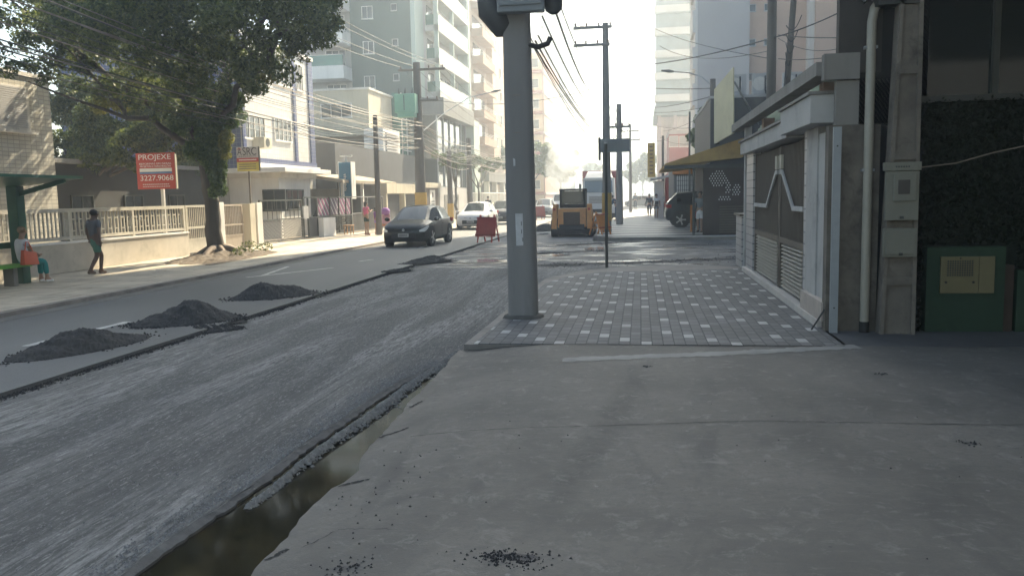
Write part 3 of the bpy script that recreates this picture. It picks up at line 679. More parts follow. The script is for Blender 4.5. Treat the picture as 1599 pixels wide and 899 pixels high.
# distant left row
for i, (xa, Y, zt, m, lb) in enumerate(((-19, 215, 40, LGREY, 'pale grey far block hazed out at street end on left'), (-17, 262, 26, WHITES, 'low whitish far block at the very end of the left side'))):
    b = thing('distant_block', lb, 'building', (xa-6, Y+15, 0)); wbox(b, 'wall', xa-14, xa, Y, Y+30, 0, zt, m)
    for k in range(int(zt/3)-1):
        for j in range(3): window(b, '+X', Y+5+j*9, 3*k+3, 1.6, 1.3, xa, bars=0)
for i, (xa, Y, zt, w, m, lb) in enumerate(((-9, 420, 26, 9, LGREY, 'far hazy block closing the street view left of slim poles'), (1.5, 330, 17, 12, LGREY, 'far hazy low block right of the slim poles'), (-1, 480, 34, 9, WHITES, 'faint pale tower at the vanishing end of street'))):
    b = thing('distant_block', lb, 'building', (xa, Y, 0)); wbox(b, 'wall', xa-w/2, xa+w/2, Y, Y+20, 0, zt, m)
    for k in range(int(zt/3)-1):
        for j in range(3): window(b, '-Y', xa-w/3+j*w/3, 3*k+3, 1.5, 1.3, Y, bars=0)

# ------------------------------------------------------------ RIGHT TOWERS
b = thing('banded_tower', 'glaring pale blue tower with horizontal balcony bands at street end right', 'apartment building', (5, 125, 0))
YR = 120.; x0 = PY(1022, 100, YR).x; x1 = PY(1081, 100, YR).x
wbox(b, 'wall', x0+.2, x1, YR+.8, 138, PY(1050, 176, YR).z+1, 40, GLASSB)
zb = PY(1050, 176, YR).z
for k in range(9): part(b, 'balcony', MB().box(x0, x1-.4, YR-.6, YR+.78, zb+1.5+3*k, zb+2.45+3*k), mat('pale blue concrete', (.50, .58, .60), .6, .1, .5), True)
wbox(b, 'transfer_slab', x0, x1+.3, YR-.8, 138, zb-.4, zb+.98, mat('blue grey slab', (.22, .30, .32), .7, .1, .5))
for x in (x0+.4, (x0+x1)/2, x1-.6): part(b, 'column', MB().box(x, x+.5, YR-.3, YR+.3, 0, zb-.4), LGREY, True)
wbox(b, 'base_wall', x0+.6, x1, YR+2, 137, 0, zb-.402, WHITES)
sp_ = MB()
for k in range(9): sp_.box(x1-.38, x1+.35, YR-.55, YR+.7, zb+1.6+3*k, zb+3.4+3*k)
part(b, 'corner_balcony', sp_, mat('blue grey slab', ()), True)
b = thing('white_slab_tower', 'blank grey white tower wall right of the banded tower', 'apartment building', (7, 76, 0))
YW = 73.; xa = PY(1080, 100, YW).x; xb = PY(1170, 100, YW).x; xc = PY(1352, 100, YW).x
wbox(b, 'wall', xa+.5, xb, YW, 80, PY(1120, 195, YW).z*0, 72, mat('grey white render', (.46, .44, .43), .85, .06, .3)); 
ed = MB()
for k in range(22): ed.box(xa+.1, xa+.48, YW+.2, YW+4, 6+3*k, 7.8+3*k)
ed.box(xa+.3, xa+.498, YW+.1, 80, 5, 70)
part(b, 'edge_balconies', ed, WHITE, True)
b = thing('peach_tower', 'tall peach coloured tower with small windows behind the slim dark poles', 'apartment building', (13, 76, 0))
PEACH = mat('peach render', (.52, .37, .285), .85, .08, .4, .1)
wbox(b, 'wall', xb+.01, xc+9, YW+.6, 90, 0, 72, PEACH)
xm = PY(1262, 100, YW).x
wbox(b, 'bay_wall', xm+.4, xc+9, YW-.8, YW+.598, 0, 72, PEACH); wbox(b, 'pilaster', xm-.1, xm+.398, YW-.3, YW+.598, 0, 72, WHITES); wbox(b, 'strip', PY(1205, 50, YW).x, PY(1212, 50, YW).x, YW+.4, YW+.598, 0, 72, WHITES)
zz = PY(1176, 65, YW).z
for k in range(-4, 14):
    window(b, '-Y', PY(1176, 65, YW).x, zz+k*2.8, .55, .6, YW+.6, bars=0, frame=LGREY); window(b, '-Y', PY(1199, 65, YW).x, zz+k*2.8, .5, .6, YW+.6, bars=0, frame=LGREY)
# red building far
b = thing('red_building', 'low red building with three white windows beyond the parked suv', 'building', (9, 104, 0))
xr0 = PY(1045, 220, 102).x; xr1 = PY(1100, 220, 102).x
wbox(b, 'wall', xr0, xr1+8, 102, 112, 0, PY(1070, 209, 102).z, mat('dull red wall', (.33, .10, .09), .85, .15, .6, .2)); wbox(b, 'coping', xr0-.1, xr1+8, 101.9, 112, PY(1070, 209, 102).z+.002, PY(1070, 207, 102).z+.3, LGREY)
for px in (1052, 1068, 1080): window(b, '-Y', PY(px, 221, 102).x, PY(px, 221, 102).z, 1.1, 1.3, 102, pane=LGREY, bars=0)
# low shops along right side
b = thing('corner_shop', 'low shop with orange fascia and white grid window behind the suv', 'shop', (4, 50, 0))
YS = 47.5; wbox(b, 'wall', PY(1052, 300, YS).x, 12, YS, 56, 0, 3.0, MGREY); wbox(b, 'fascia', PY(1050, 265, YS).x, 12, YS-.12, YS, PY(1070, 272, YS).z, PY(1070, 259, YS).z, ORANGE)
wbox(b, 'display_window', PY(1056, 280, YS).x, PY(1082, 280, YS).x, YS-.06, YS-.002, 1.3, PY(1070, 274, YS).z, WHITE)
gg = MB(); xa_, xb_ = PY(1056, 280, YS).x, PY(1082, 280, YS).x
for k in range(9): x = xa_+(xb_-xa_)*k/8; gg.box(x-.015, x+.015, YS-.09, YS-.062, 1.3, 2.7)
for k in range(6): gg.box(xa_, xb_, YS-.088, YS-.063, 1.3+k*.26, 1.32+k*.26)
part(b, 'window_grid', gg, DMETAL, True)
t = thing('kiosk', 'red kiosk with curved white canopy beyond the three walkers', 'kiosk', (2.9, 58, 0))
wk0, wk1 = PY(1040, 290, 57).x, PY(1051, 290, 57).x
part(t, 'body', MB().box(wk0, wk1+.6, 57, 60, 0, 2.9), RED, True); part(t, 'canopy', MB().hexa([(wk0-1.0, 56.6, 2.55), (wk1+.8, 56.6, 2.9), (wk1+.8, 60, 2.9), (wk0-1.0, 60, 2.55), (wk0-1.0, 56.6, 2.66), (wk1+.8, 56.6, 3.1), (wk1+.8, 60, 3.1), (wk0-1.0, 60, 2.66)]), LGREY, True)
part(t, 'side_panel', MB().box(wk0-.75, wk0-.15, 57.6, 59.8, 0, 2.5), WHITE, True)
a = PY(1017, 250, 62)
t = thing('vertical_sign', 'narrow ochre vertical sign on a post over the far sidewalk', 'sign', (a.x, 62, 0))
z0_ = PY(1017, 277, 62).z; z1_ = PY(1017, 223, 62).z
part(t, 'panel', MB().box(-.27, .27, -.08, .08, z0_, z1_), YEL, bevel=.01); part(t, 'frame', MB().tube([(.35, 0, z0_-.1), (.85, 0, z0_-.1), (.85, 0, z1_+.1), (-.3, 0, z1_+.1)], .03, 6), DMETAL); part(t, 'post', MB().tube([(.85, 0, 0), (.85, 0, z1_)], .05, 6), DMETAL)
sk = MB()
for k in range(8): sk.box(-.12, .1 if k % 2 else .14, -.095, -.082, z0_+.25+k*.27, z0_+.36+k*.27)
part(t, 'lettering', sk, mat('brown lettering', (.2, .1, .04)))
# ---- restaurant
b = thing('restaurant', 'dark corner restaurant with diamond cut screens under a yellow awning', 'restaurant', (4, 38, 0))
DKB = mat('blue black wall', (.03, .035, .042), .6, .2, 1, .1)
wbox(b, 'wall', 2.75, 11.5, 34.3, 44, 0, 5.35, DKB); wbox(b, 'parapet', 2.72, 11.5, 34.25, 44, 5.352, 5.45, LGREY)
aw = MB().hexa([(.95, 33.2, 2.72), (3.9, 33.2, 3.0), (3.9, 44.5, 3.0), (.95, 44.5, 2.72), (.95, 33.2, 2.82), (3.9, 33.2, 3.72), (3.9, 44.5, 3.72), (.95, 44.5, 2.82)])
part(b, 'awning', aw, mat('ochre canvas', (.36, .23, .06), .8, .2, 2, .4), True); part(b, 'awning_edge', MB().box(.92, 11, 33.1, 33.198, 2.62, 2.75), DMETAL, True)
for x in (2.05, 5.5): part(b, 'post', MB().tube([(x, 33.4, 0), (x, 33.4, 2.7)], .05), DMETAL, True)
sc_ = part(b, 'screen', MB().box(2.45, 4.6, 34.0, 34.1, 0, 2.7), mat('dark brown screen', (.05, .035, .028), .6, .2, 2), True)
for cx, cz, rx, rz in ((3.05, 2.2, .36, .33), (3.42, 1.85, .12, .24), (3.72, 1.75, .16, .27), (3.3, 1.42, .26, .09)):
    dm = MB()
    for i in range(20):
        for j in range(17):
            x = 2.5+i*.105+(j % 2)*.052; z = 1.12+j*.092
            if ((x-cx)/rx)**2+((z-cz)/rz)**2 < 1: dm.quad((x-.027, 33.994, z), (x, 33.994, z-.042), (x+.027, 33.994, z), (x, 33.994, z+.042))
    part(b, 'diamond_cutouts', dm, mat('pale cutout', (.75, .75, .75)), True, of=sc_)
lv = MB()
for k in range(11): lv.box(3.1, 4.6, 33.93, 33.99, .08+k*.1, .13+k*.1)
part(b, 'slatted_skirt', lv, BROWN, True)
# AC units on roof
acs = []
for i, (px, lb) in enumerate(((1150, 'leftmost white condenser on the restaurant roof behind the cream board'), (1189, 'middle white condenser on the restaurant roof left of the thick pole'), (1237, 'rightmost white condenser on the restaurant roof, larger, right of the thick pole'))):
    a = PY(px, 125, 34.8)
    if i == 0:
        t = thing('condenser_unit', lb, 'air conditioner', (a.x, 34.8, 5.45), 0, 'condensers on the restaurant roof')
        part(t, 'casing', MB().box(-.36, .36, -.16, .16, .05, .85), LGREY, bevel=.015); part(t, 'fan_grille', MB().disc((-.08, -.165, .45), (0, 1, 0), .27, .02), WHITES)
        part(t, 'foot', MB().box(-.3, -.2, -.16, .16, 0, .05), DMETAL); part(t, 'foot', MB().box(.2, .3, -.16, .16, 0, .05), DMETAL); part(t, 'pipe', MB().tube([(.12, -.18, .75), (.12, -.19, .2), (.2, -.2, -.1)], .03, 6), BLK)
        t0 = t
    else: dup(t0, (a.x, 34.8, 5.45), None, lb)
# cream billboard
t = thing('billboard', 'blank cream billboard panel standing over the awning', 'billboard', (3.1, 33.5, 3.8))
A, B_ = PY(1115, 140, 33.0), PY(1145, 105, 31.5); A2, B2 = PY(1115, 225, 33.0), PY(1145, 208, 31.5)
dv = Vector((.05, .12, 0))
part(t, 'panel', MB().hexa([A2, B2, B2+dv, A2+dv, A, B_, B_+dv, A+dv]), mat('cream board', (.55, .50, .33), .5, .12, 1.2, .2), True); part(t, 'brace', MB().beam(B_+Vector((.05, .1, -.5)), (4.6, 34.3, 4.3), .05), METAL, True)
part(t, 'post', MB().beam(A2+dv, Vector((A2.x+.3, 34.3, 3.6)), .06), DMETAL, True)

# ------------------------------------------------------------ gate frontage (x = 2.2)
NEARW = mat('gate front white', (.40, .39, .37), .8, .15, 1.5, .5, .1)  # darker white of its own for the gate front, with dirt blotches
b = thing('gate_house', 'white tiled gate front with brown metal gates and flat lintel', 'gate house', (2.6, 15, 0))
GX = 2.24
wbox(b, 'tiled_post', GX, GX+.42, 17.4, 18.45, 0, 2.55, TILEP); wbox(b, 'tiled_post', GX+.002, GX+.45, 11.95, 12.1, 0, 2.5, TILEP); wbox(b, 'white_post', GX, GX+.45, 11.25, 11.948, 0, 2.5, NEARW)
wbox(b, 'return_wall', GX+.02, GX+.5, 10.62, 11.248, .0, 2.4, NEARW); wbox(b, 'slim_post', GX-.02, GX+.12, 18.6, 18.75, 0, 3.1, NEARW)
wbox(b, 'white_pier', GX-.03, GX+.35, 19.0, 20.1, 0, 1.15, TILEP); wbox(b, 'pier_cap', GX-.08, GX+.4, 18.95, 20.15, 1.152, 1.2, BROWN)
wbox(b, 'threshold', GX-.08, GX+.3, 10.7, 18.5, 0, .09, mat('marble sill', (.50, .46, .42), .5, .15, 3, .3))
wbox(b, 'step_block', GX-.06, GX+.45, 10.55, 11.9, .092, .33, mat('pale stone', (.42, .36, .31), .7, .15, 3, .3))
part(b, 'lintel', MB().box(GX-.12, GX+.6, 12.9, 18.6, 2.47, 2.72), NEARW, True, bevel=.01); part(b, 'lintel_cap', MB().box(GX-.16, GX+.6, 12.9, 18.65, 2.722, 2.76), CONC, True)
part(b, 'portal_box', MB().box(GX-.2, GX+.7, 10.7, 12.898, 2.5, 2.84), NEARW, True, bevel=.01); part(b, 'portal_cap', MB().box(GX-.23, GX+.72, 10.68, 12.93, 2.842, 2.88), CONC, True)
part(b, 'gutter_beam', MB().beam((GX-.05, 10.6, 3.13), (GX-.05, 20.0, 3.13), .22, .16), CONC, True); part(b, 'beam_end', MB().box(GX-.1, GX+.3, 10.45, 10.598, 2.98, 3.28), CONC, True)
for y in (11.2, 13.8, 16.4): part(b, 'stub_column', MB().box(GX+.05, GX+.25, y, y+.25, 2.762, 3.05), mat('clay column', (.20, .13, .09), .9, .2), True)
cr = MB()
for k in range(7): z = 2.98+k*.07; cr.box(GX+.35+k*.05, GX+.42+k*.05, 10.7, 19.8, z, z+.045)
part(b, 'corrugated_roof', cr, mat('green roof sheet', (.10, .19, .13), .5, .2, 2, .3), True)
wbox(b, 'dark_interior', GX+.75, GX+.8, 10.7, 19.8, 0, 3.4, mat('deep green wall', (.035, .05, .04), .9))  # thin dark green panel behind the gates
wbox(b, 'inner_wall', GX+.05, GX+.7, 10.5, 10.6, 2.45, 2.97, CONC)
def gate_leaf(y0, y1, mir):
    g = part(b, 'gate', MB().box(GX+.10, GX+.14, y0, y1, .10, 2.42), BROWN, True)
    s_ = MB(); n = int((y1-y0)/.10)
    for k in range(n): y = y0+.03+k*(y1-y0-.06)/(n-1); s_.box(GX+.05, GX+.10, y-.014, y+.014, .95, 2.4)
    s_.box(GX+.03, GX+.10, y0, y0+.06, .1, 2.42).box(GX+.03, GX+.10, y1-.06, y1, .1, 2.42).box(GX+.03, GX+.099, y0+.06, y1-.06, .85, .94)
    part(b, 'bars', s_, BROWN, True, of=g)
    l_ = MB()
    for k in range(12): l_.hexa([(GX+.03, y0+.2, .14+k*.06), (GX+.03, y1-.2, .14+k*.06), (GX+.09, y1-.2, .17+k*.06), (GX+.09, y0+.2, .17+k*.06), (GX+.03, y0+.2, .15+k*.06), (GX+.03, y1-.2, .15+k*.06), (GX+.09, y1-.2, .19+k*.06), (GX+.09, y0+.2, .19+k*.06)])
    part(b, 'louvre', l_, LOUV, True, of=g)
    return g
gm = 14.35
g1_ = gate_leaf(gm+.03, 17.35, 1); g2_ = gate_leaf(12.15, gm-.03, -1)
for g_, s_, e in ((g1_, 1, 17.3), (g2_, -1, 12.2)):
    y1 = gm+s_*.22; y2 = gm+s_*1.25; 
    part(b, 'white_bar', MB().beam((GX+.02, gm+s_*.12, 2.0), (GX+.02, y1+s_*.1, 2.0), .03, .07).beam((GX+.018, y1+s_*.08, 2.0), (GX+.018, gm+s_*1.35, 1.42), .03, .07).beam((GX+.016, gm+s_*1.3, 1.43), (GX+.016, e, 1.43), .03, .07), NEARW, True, of=g_)
    part(b, 'lock_plate', MB().box(GX+.0, GX+.04, y1-.08, y1+.08, 2.05, 2.27), CREAM, True, of=g_)
# ---- street corner building with hedge wall
b = thing('dark_building', 'dark shopfront building with green base and glass upper wall', 'building', (3.2, 10.5, 0))
DIRT = mat('mould stained render', (.15, .13, .105), .9, .45, 2.2, .97, .3)
wbox(b, 'stained_wall', 2.2, 2.78, 10.42, 10.6, 0, 2.45, DIRT); wbox(b, 'dark_reveal', 2.55, 3.3, 10.5, 10.7, 0, 5.2, mat('black reveal', (.012, .012, .012), .9))
wbox(b, 'upper_wall', 2.3, 2.78, 10.46, 10.6, 3.05, 4.6, mat('dark upper wall', (.05, .045, .04), .9, .2))  # plain dark wall colour above the stained part
wbox(b, 'wall', 3.12, 14, 10.58, 24, 0, 2.75, mat('very dark green wall', (.012, .02, .014), .9, .3))
wbox(b, 'glazing', 3.12, 14, 10.5, 10.56, 2.752, 5.2, GLASSD); mu = MB()
for x in (3.12, 3.98, 5.6, 7.2): mu.box(x, x+.07, 10.44, 10.498, 2.75, 5.2)
mu.box(3.12, 14, 10.43, 10.499, 2.68, 2.749); part(b, 'mullion', mu, DMETAL, True)
wbox(b, 'upper_storeys', 7.2, 20, 10.6, 26, 2.76, 15, DKB); wbox(b, 'roof_slab', 3.0, 14, 10.4, 12, 5.202, 5.5, DKB); wbox(b, 'added_canopy', 2.7, 14, -.5, 10.38, 4.62, 4.85, DKB)  # canopy out of view, added to darken the foliage wall and apron
for x in (13.0,): wbox(b, 'added_canopy_column', x, x+.4, -.3, .1, 0, 4.618, DKB)  # support of the added canopy
part(b, 'green_base', MB().box(3.33, 4.19, 10.40, 10.578, 0, 1.0).box(4.33, 9, 10.41, 10.578, 0, .72), GREENP, True); part(b, 'clay_post', MB().box(4.20, 4.30, 10.43, 10.578, 0, .78), mat('clay pipe', (.045, .03, .022), .9), True)
# hedge leaves as real leaf faces
def leaves(n, sampler, size, name, m, label=None, cat=None, root=None, world_off=(0, 0, 0), kind=None, group=None, flat=None):
    P_ = sampler(n); n = len(P_); a = RNG.normal(size=(n, 3)); 
    if flat is not None: a = a*.45+np.array(flat)
    a /= np.linalg.norm(a, axis=1)[:, None]; t = RNG.normal(size=(n, 3)); u = np.cross(a, t); u /= np.linalg.norm(u, axis=1)[:, None]; w = np.cross(a, u)
    s = size*RNG.uniform(.6, 1.3, (n, 1)); u = u*s; w = w*s*.55; P_ = P_-np.array(world_off)
    V = np.stack([P_-u, P_-w*.9, P_+u, P_+w*.9], 1).reshape(-1, 3)
    me = bpy.data.meshes.new(name); me.vertices.add(4*n); me.vertices.foreach_set('co', V.ravel().astype(np.float32))
    me.loops.add(4*n); me.loops.foreach_set('vertex_index', np.arange(4*n, dtype=np.int32)); me.polygons.add(n)
    me.polygons.foreach_set('loop_start', np.arange(0, 4*n, 4, dtype=np.int32)); me.update(calc_edges=True)
    o = mesh_obj(name, me, m, root)
    if root is None: o.location = world_off
    if label: tag(o, label, cat, group, kind)
    return o
def hs(n):
    x = RNG.uniform(3.2, 9, n); z = RNG.uniform(0, 2.72, n); keep = ~((x > 3.30) & (x < 4.32) & (z < 1.03)) & ~((x > 4.3) & (z < .75)); x, z = x[keep], z[keep]
    return np.stack([x, 10.5-RNG.uniform(0, .09, len(x)), z], 1)
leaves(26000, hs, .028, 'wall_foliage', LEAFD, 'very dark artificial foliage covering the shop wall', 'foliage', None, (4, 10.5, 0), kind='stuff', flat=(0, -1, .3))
one('wall_cable', MB().tube([(3.2, 10.38, 1.93), (3.6, 10.37, 1.97), (4.0, 10.37, 2.08), (4.5, 10.37, 2.18), (5, 10.37, 2.3)], .008, 6), CABLEL, 'loose cable sagging across the dark foliage wall', 'cable')
# yellow meter cover on the green base
t = thing('gas_meter_box', 'dull yellow metal meter box with mesh vent on green base', 'meter box', (3.77, 10.40, .46))
YM = mat('dull yellow metal', (.15, .13, .065), .6, .15, 4, .3)
part(t, 'door', MB().box(-.295, .12, -.035, 0, 0, .43), YM, bevel=.004); part(t, 'side_door', MB().box(.125, .295, -.034, 0, 0, .43), YM, bevel=.004)
vm = part(t, 'vent', MB().box(-.23, .06, -.038, -.034, .20, .39), DMETAL); gg = MB()
for k in range(12): x = -.23+k*.0264; gg.box(x-.003, x+.003, -.043, -.0385, .20, .39)
for k in range(8): z = .20+k*.027; gg.box(-.23, .06, -.044, -.039, z-.003, z+.003)
part(t, 'mesh', gg, YM, of=vm); part(t, 'lock', MB().disc((-.235, -.038, .13), (0, 1, 0), .014, .01, 12).disc((.065, -.038, .13), (0, 1, 0), .014, .01, 12).disc((-.085, -.04, .41), (0, 1, 0), .009, .01, 12), BLK)
# concrete double-T post with meter boxes
t = thing('concrete_pole', 'tapering grey concrete service post with recessed panels and two meter boxes', 'pole', (2.965, 10.28, 0))
pb = MB().hexa([(-.20, -.06, 0), (.19, -.06, 0), (.19, .1, 0), (-.20, .1, 0), (-.05, -.06, 4.6), (.17, -.06, 4.6), (.17, .1, 4.6), (-.05, .1, 4.6)])
def pf(z): q = z/4.6; return (-.20+.15*q, .19-.02*q)
rb = MB()
def rim(z0, z1, w=.045):
    for (za, zb_) in ((z0, z1),):
        a0, a1 = pf(za); b0, b1 = pf(zb_)
        rb.hexa([(a0, -.1, za), (a0+w, -.1, za), (a0+w, -.0605, za), (a0, -.0605, za), (b0, -.1, zb_), (b0+w, -.1, zb_), (b0+w, -.0605, zb_), (b0, -.0605, zb_)])
        rb.hexa([(a1-w, -.1, za), (a1, -.1, za), (a1, -.0605, za), (a1-w, -.0605, za), (b1-w, -.1, zb_), (b1, -.1, zb_), (b1, -.0605, zb_), (b1-w, -.0605, zb_)])
rim(0, 4.5)
for z in (0.58, 2.02, 2.98): a0, a1 = pf(z); rb.box(a0+.046, a1-.046, -.098, -.0605, z, z+.09)
PDIRT = mat('stained post concrete', (.17, .15, .125), .9, .35, 2.5, .95, .3)
part(t, 'shaft', pb, PDIRT); part(t, 'rib', rb, PDIRT)
t = thing('meter_box', 'pale grey electricity meter box with small glass window on the post', 'meter box', (2.95, 10.17, 1.33))
MBX = mat('meter box plastic', (.18, .178, .145), .5, .12, 4, .35)
part(t, 'casing', MB().box(-.18, .18, -.06, .0, 0, .56), MBX, bevel=.008); part(t, 'hood', MB().box(-.205, .195, -.075, .0, .565, .66), MBX, bevel=.006); h_ = part(t, 'window_frame', MB().box(-.10, .14, -.09, -.0605, .22, .52), MBX, bevel=.008)
part(t, 'glass', MB().box(-.055, .07, -.096, -.0905, .30, .46), GLASS, of=h_); part(t, 'latch', MB().box(-.02, .02, -.075, -.061, 0.02, .05), DMETAL)
sk = MB()
for k in range(6): sk.box(-.085+k*.027, -.085+k*.027+.017, -.079, -.0755, .60, .618)
part(t, 'lettering', sk, DMETAL)
t = thing('junction_box', 'plain pale grey box below the electricity meter box', 'junction box', (2.95, 10.17, .91))
part(t, 'casing', MB().box(-.19, .18, -.05, 0, 0, .33), MBX, bevel=.008); part(t, 'lid', MB().box(-.165, .155, -.06, -.0505, .03, .30), MBX, bevel=.006); part(t, 'latch', MB().box(-.02, .02, -.07, -.061, 0.02, .05), DMETAL)
t = thing('downpipe', 'cream pvc downpipe with black foot beside the concrete post', 'pipe', (2.63, 10.34, 0))
part(t, 'pipe', MB().tube([(0, 0, .12), (0, 0, 3.6), (.03, .02, 3.75), (.14, .06, 3.9), (.16, .08, 4.3)], .052, 14), mat('cream pvc', (.30, .28, .23), .45, .12, 2, .3, .03), smooth=40); part(t, 'shoe', MB().tube([(0, 0, 0), (0, 0, .13)], .058, 12), BLK, smooth=40)
part(t, 'bracket', MB().box(-.07, .07, -.02, .06, 1.9, 1.93).box(-.07, .07, -.02, .06, 3.3, 3.33), METAL)
t = thing('steel_channel', 'thin blue grey steel channel standing upright by the stained wall', 'post', (2.27, 10.30, 0)); part(t, 'channel', MB().box(-.045, .045, -.02, .02, 0, 2.42), mat('blue grey steel', (.30, .33, .35), .45, .12, 3, .2, .03, metal=.3)); part(t, 'bolt', MB().disc((0, -.022, 2.2), (0, 1, 0), .01, .01, 8).disc((0, -.022, .3), (0, 1, 0), .01, .01, 8), DMETAL)
one('iron_rod', MB().tube([(2.06, 10.5, 0.0), (2.2, 10.45, .26)], .012, 6), DMETAL, 'short rusty rod leaning against the gate pier', 'rod')
t = thing('roof_bracket', 'dark steel bracket under the eaves above the concrete post', 'bracket', (2.8, 10.2, 3.75)); part(t, 'arm', MB().beam((-.3, .1, .1), (.45, -.1, .55), .1, .12), DMETAL); part(t, 'plate', MB().box(-.15, .3, -.02, .2, .0, .12), DMETAL)
# unseen blocks: rear one added to darken glass reflections, other fills the right lot
b = thing('unseen_rear_block', 'unseen plain block added behind the viewpoint to darken reflections', 'building', (20, -35, 0)); wbox(b, 'wall', 1, 45, -50, -24, 0, 24, DKB)
b = thing('back_lot_block', 'plain grey block filling the lot behind the dark corner building', 'building', (25, 50, 0)); wbox(b, 'wall', 19.5, 34, 33, 70, 0, 16, LGREY)

# ------------------------------------------------------------ LEFT FRONTAGE
FX = -14.7
def railing(root, y0, y1, z0, z1, m, post=2.0, pat=True):
    part(root, 'top_rail', MB().box(FX-.06, FX+.06, y0, y1, z1-.10, z1), m, True); part(root, 'bottom_rail', MB().box(FX-.05, FX+.05, y0, y1, z0, z0+.08), m, True)
    n = max(1, round((y1-y0)/post))
    for k in range(n+1): y = y0+(y1-y0)*k/n; part(root, 'post', MB().box(FX-.055, FX+.055, y-.05, y+.05, z0-.05, z1-.001), m, True)
    s_ = MB(); k = 0; y = y0+.12; zl, zh = z0+.08, z1-.1
    while y < y1-.1:
        a = zl+(.10 if k % 2 else 0); s_.box(FX-.015, FX+.015, y-.018, y+.018, zl, zh)
        if pat and k % 2 == 0 and y+.15 < y1-.1:
            s_.box(FX-.014, FX+.014, y+.018, y+.132, zl+.12, zl+.15).box(FX-.014, FX+.014, y+.018, y+.132, zh-.2, zh-.17)
        y += .15; k += 1
    part(root, 'balusters', s_, m, True)
PALE = mat('weathered cream railing', (.46, .43, .36), .7, .2, 2, .4)
t = thing('garden_wall', 'low rendered wall topped by a cream metal railing', 'wall', (FX, 16, 0))
part(t, 'wall', MB().box(FX-.14, FX+.14, -8, 25.25, 0, .72), mat('rendered wall', (.47, .43, .36), .9, .18, 1.3, .4, .3), True); part(t, 'coping', MB().box(FX-.17, FX+.17, -8, 25.27, .722, .77), WHITE, True)
railing(t, -7.9, 25.2, .82, 1.62, PALE, 2.75)
def gate(name, label, y0, y1, z1, m):
    t = thing(name, label, 'gate', (FX, (y0+y1)/2, 0)); f = MB()
    f.box(FX-.03, FX+.03, y0, y0+.08, .06, z1).box(FX-.03, FX+.03, y1-.08, y1, .06, z1)
    for z in (.06, z1*.28, z1*.52, z1-.07): f.box(FX-.028, FX+.028, y0+.08, y1-.08, z, z+.07)
    part(t, 'frame', f, m, True); s_ = MB(); y = y0+.16
    while y < y1-.1: s_.box(FX-.012, FX+.012, y-.014, y+.014, z1*.28+.07, z1-.07); y += .12
    part(t, 'bars', s_, m, True); part(t, 'kick_plate', MB().box(FX-.02, FX+.02, y0+.08, y1-.08, .131, z1*.28-.001), m, True); return t
gate('pedestrian_gate', 'narrow cream bar gate at the end of the garden wall', 25.35, 27.1, 1.62, PALE)
gate('wooden_gate', 'weathered cream wood and bar gate right of the tree', 27.75, 29.3, 1.62, mat('weathered wood gate', (.33, .28, .22), .8, .25, 3, .5))
for i, (y, w, h, m, lb) in enumerate(((27.42, .5, 1.7, WHITES, 'flaking white gate post left of the tree trunk'), (29.85, .42, 1.62, CREAM, 'slim cream post right of weathered gate'), (30.45, .45, 1.66, WHITES, 'stout white gate post beside the dark driveway gate'))):
    one('gate_post', MB().box(FX-.16, FX+.16, y-w/2, y+w/2, 0, h), m, lb, 'gate post', 'posts between the left gates', bevel=.01)
# dark driveway gate with chevrons
y0, y1 = 30.75, 34.9; t = thing('driveway_gate', 'dark metal driveway gate with chevron bars and glazed top', 'gate', (FX, 33, 0))
f = MB().box(FX-.03, FX+.03, y0, y0+.06, .06, 1.75).box(FX-.03, FX+.03, y1-.06, y1, .06, 1.75)
for z in (.06, .92, 1.70): f.box(FX-.029, FX+.029, y0+.06, y1-.06, z, z+.05)
part(t, 'frame', f, DMETAL, True); s_ = MB(); mid = (y0+y1)/2
for k in range(22):
    for (ya, sg) in ((y0+.06, 1), (mid, -1)):
        w_ = mid-y0-.08; o0 = -.8+k*.13; p0 = max(0, o0); p1 = min(w_, o0+.8)
        if p1 > p0+.02:
            if sg > 0: s_.beam((FX, y0+.06+p0, .11+(p0-o0)), (FX, y0+.06+p1, .11+(p1-o0)), .02, .035)
            else: s_.beam((FX, y1-.06-p0, .11+(p0-o0)), (FX, y1-.06-p1, .11+(p1-o0)), .02, .035)
part(t, 'chevron_bars', s_, MGREY, True)
s_ = MB()
for k in range(9): y = y0+.3+k*.43; s_.box(FX-.01, FX+.01, y-.012, y+.012, .97, 1.7)
part(t, 'top_bars', s_, DMETAL, True)
one('intercom_panel', MB().box(FX-.06, FX+.06, 34.95, 35.5, .9, 1.45), LGREY, 'light grey panel on the dark gate frame', 'panel')
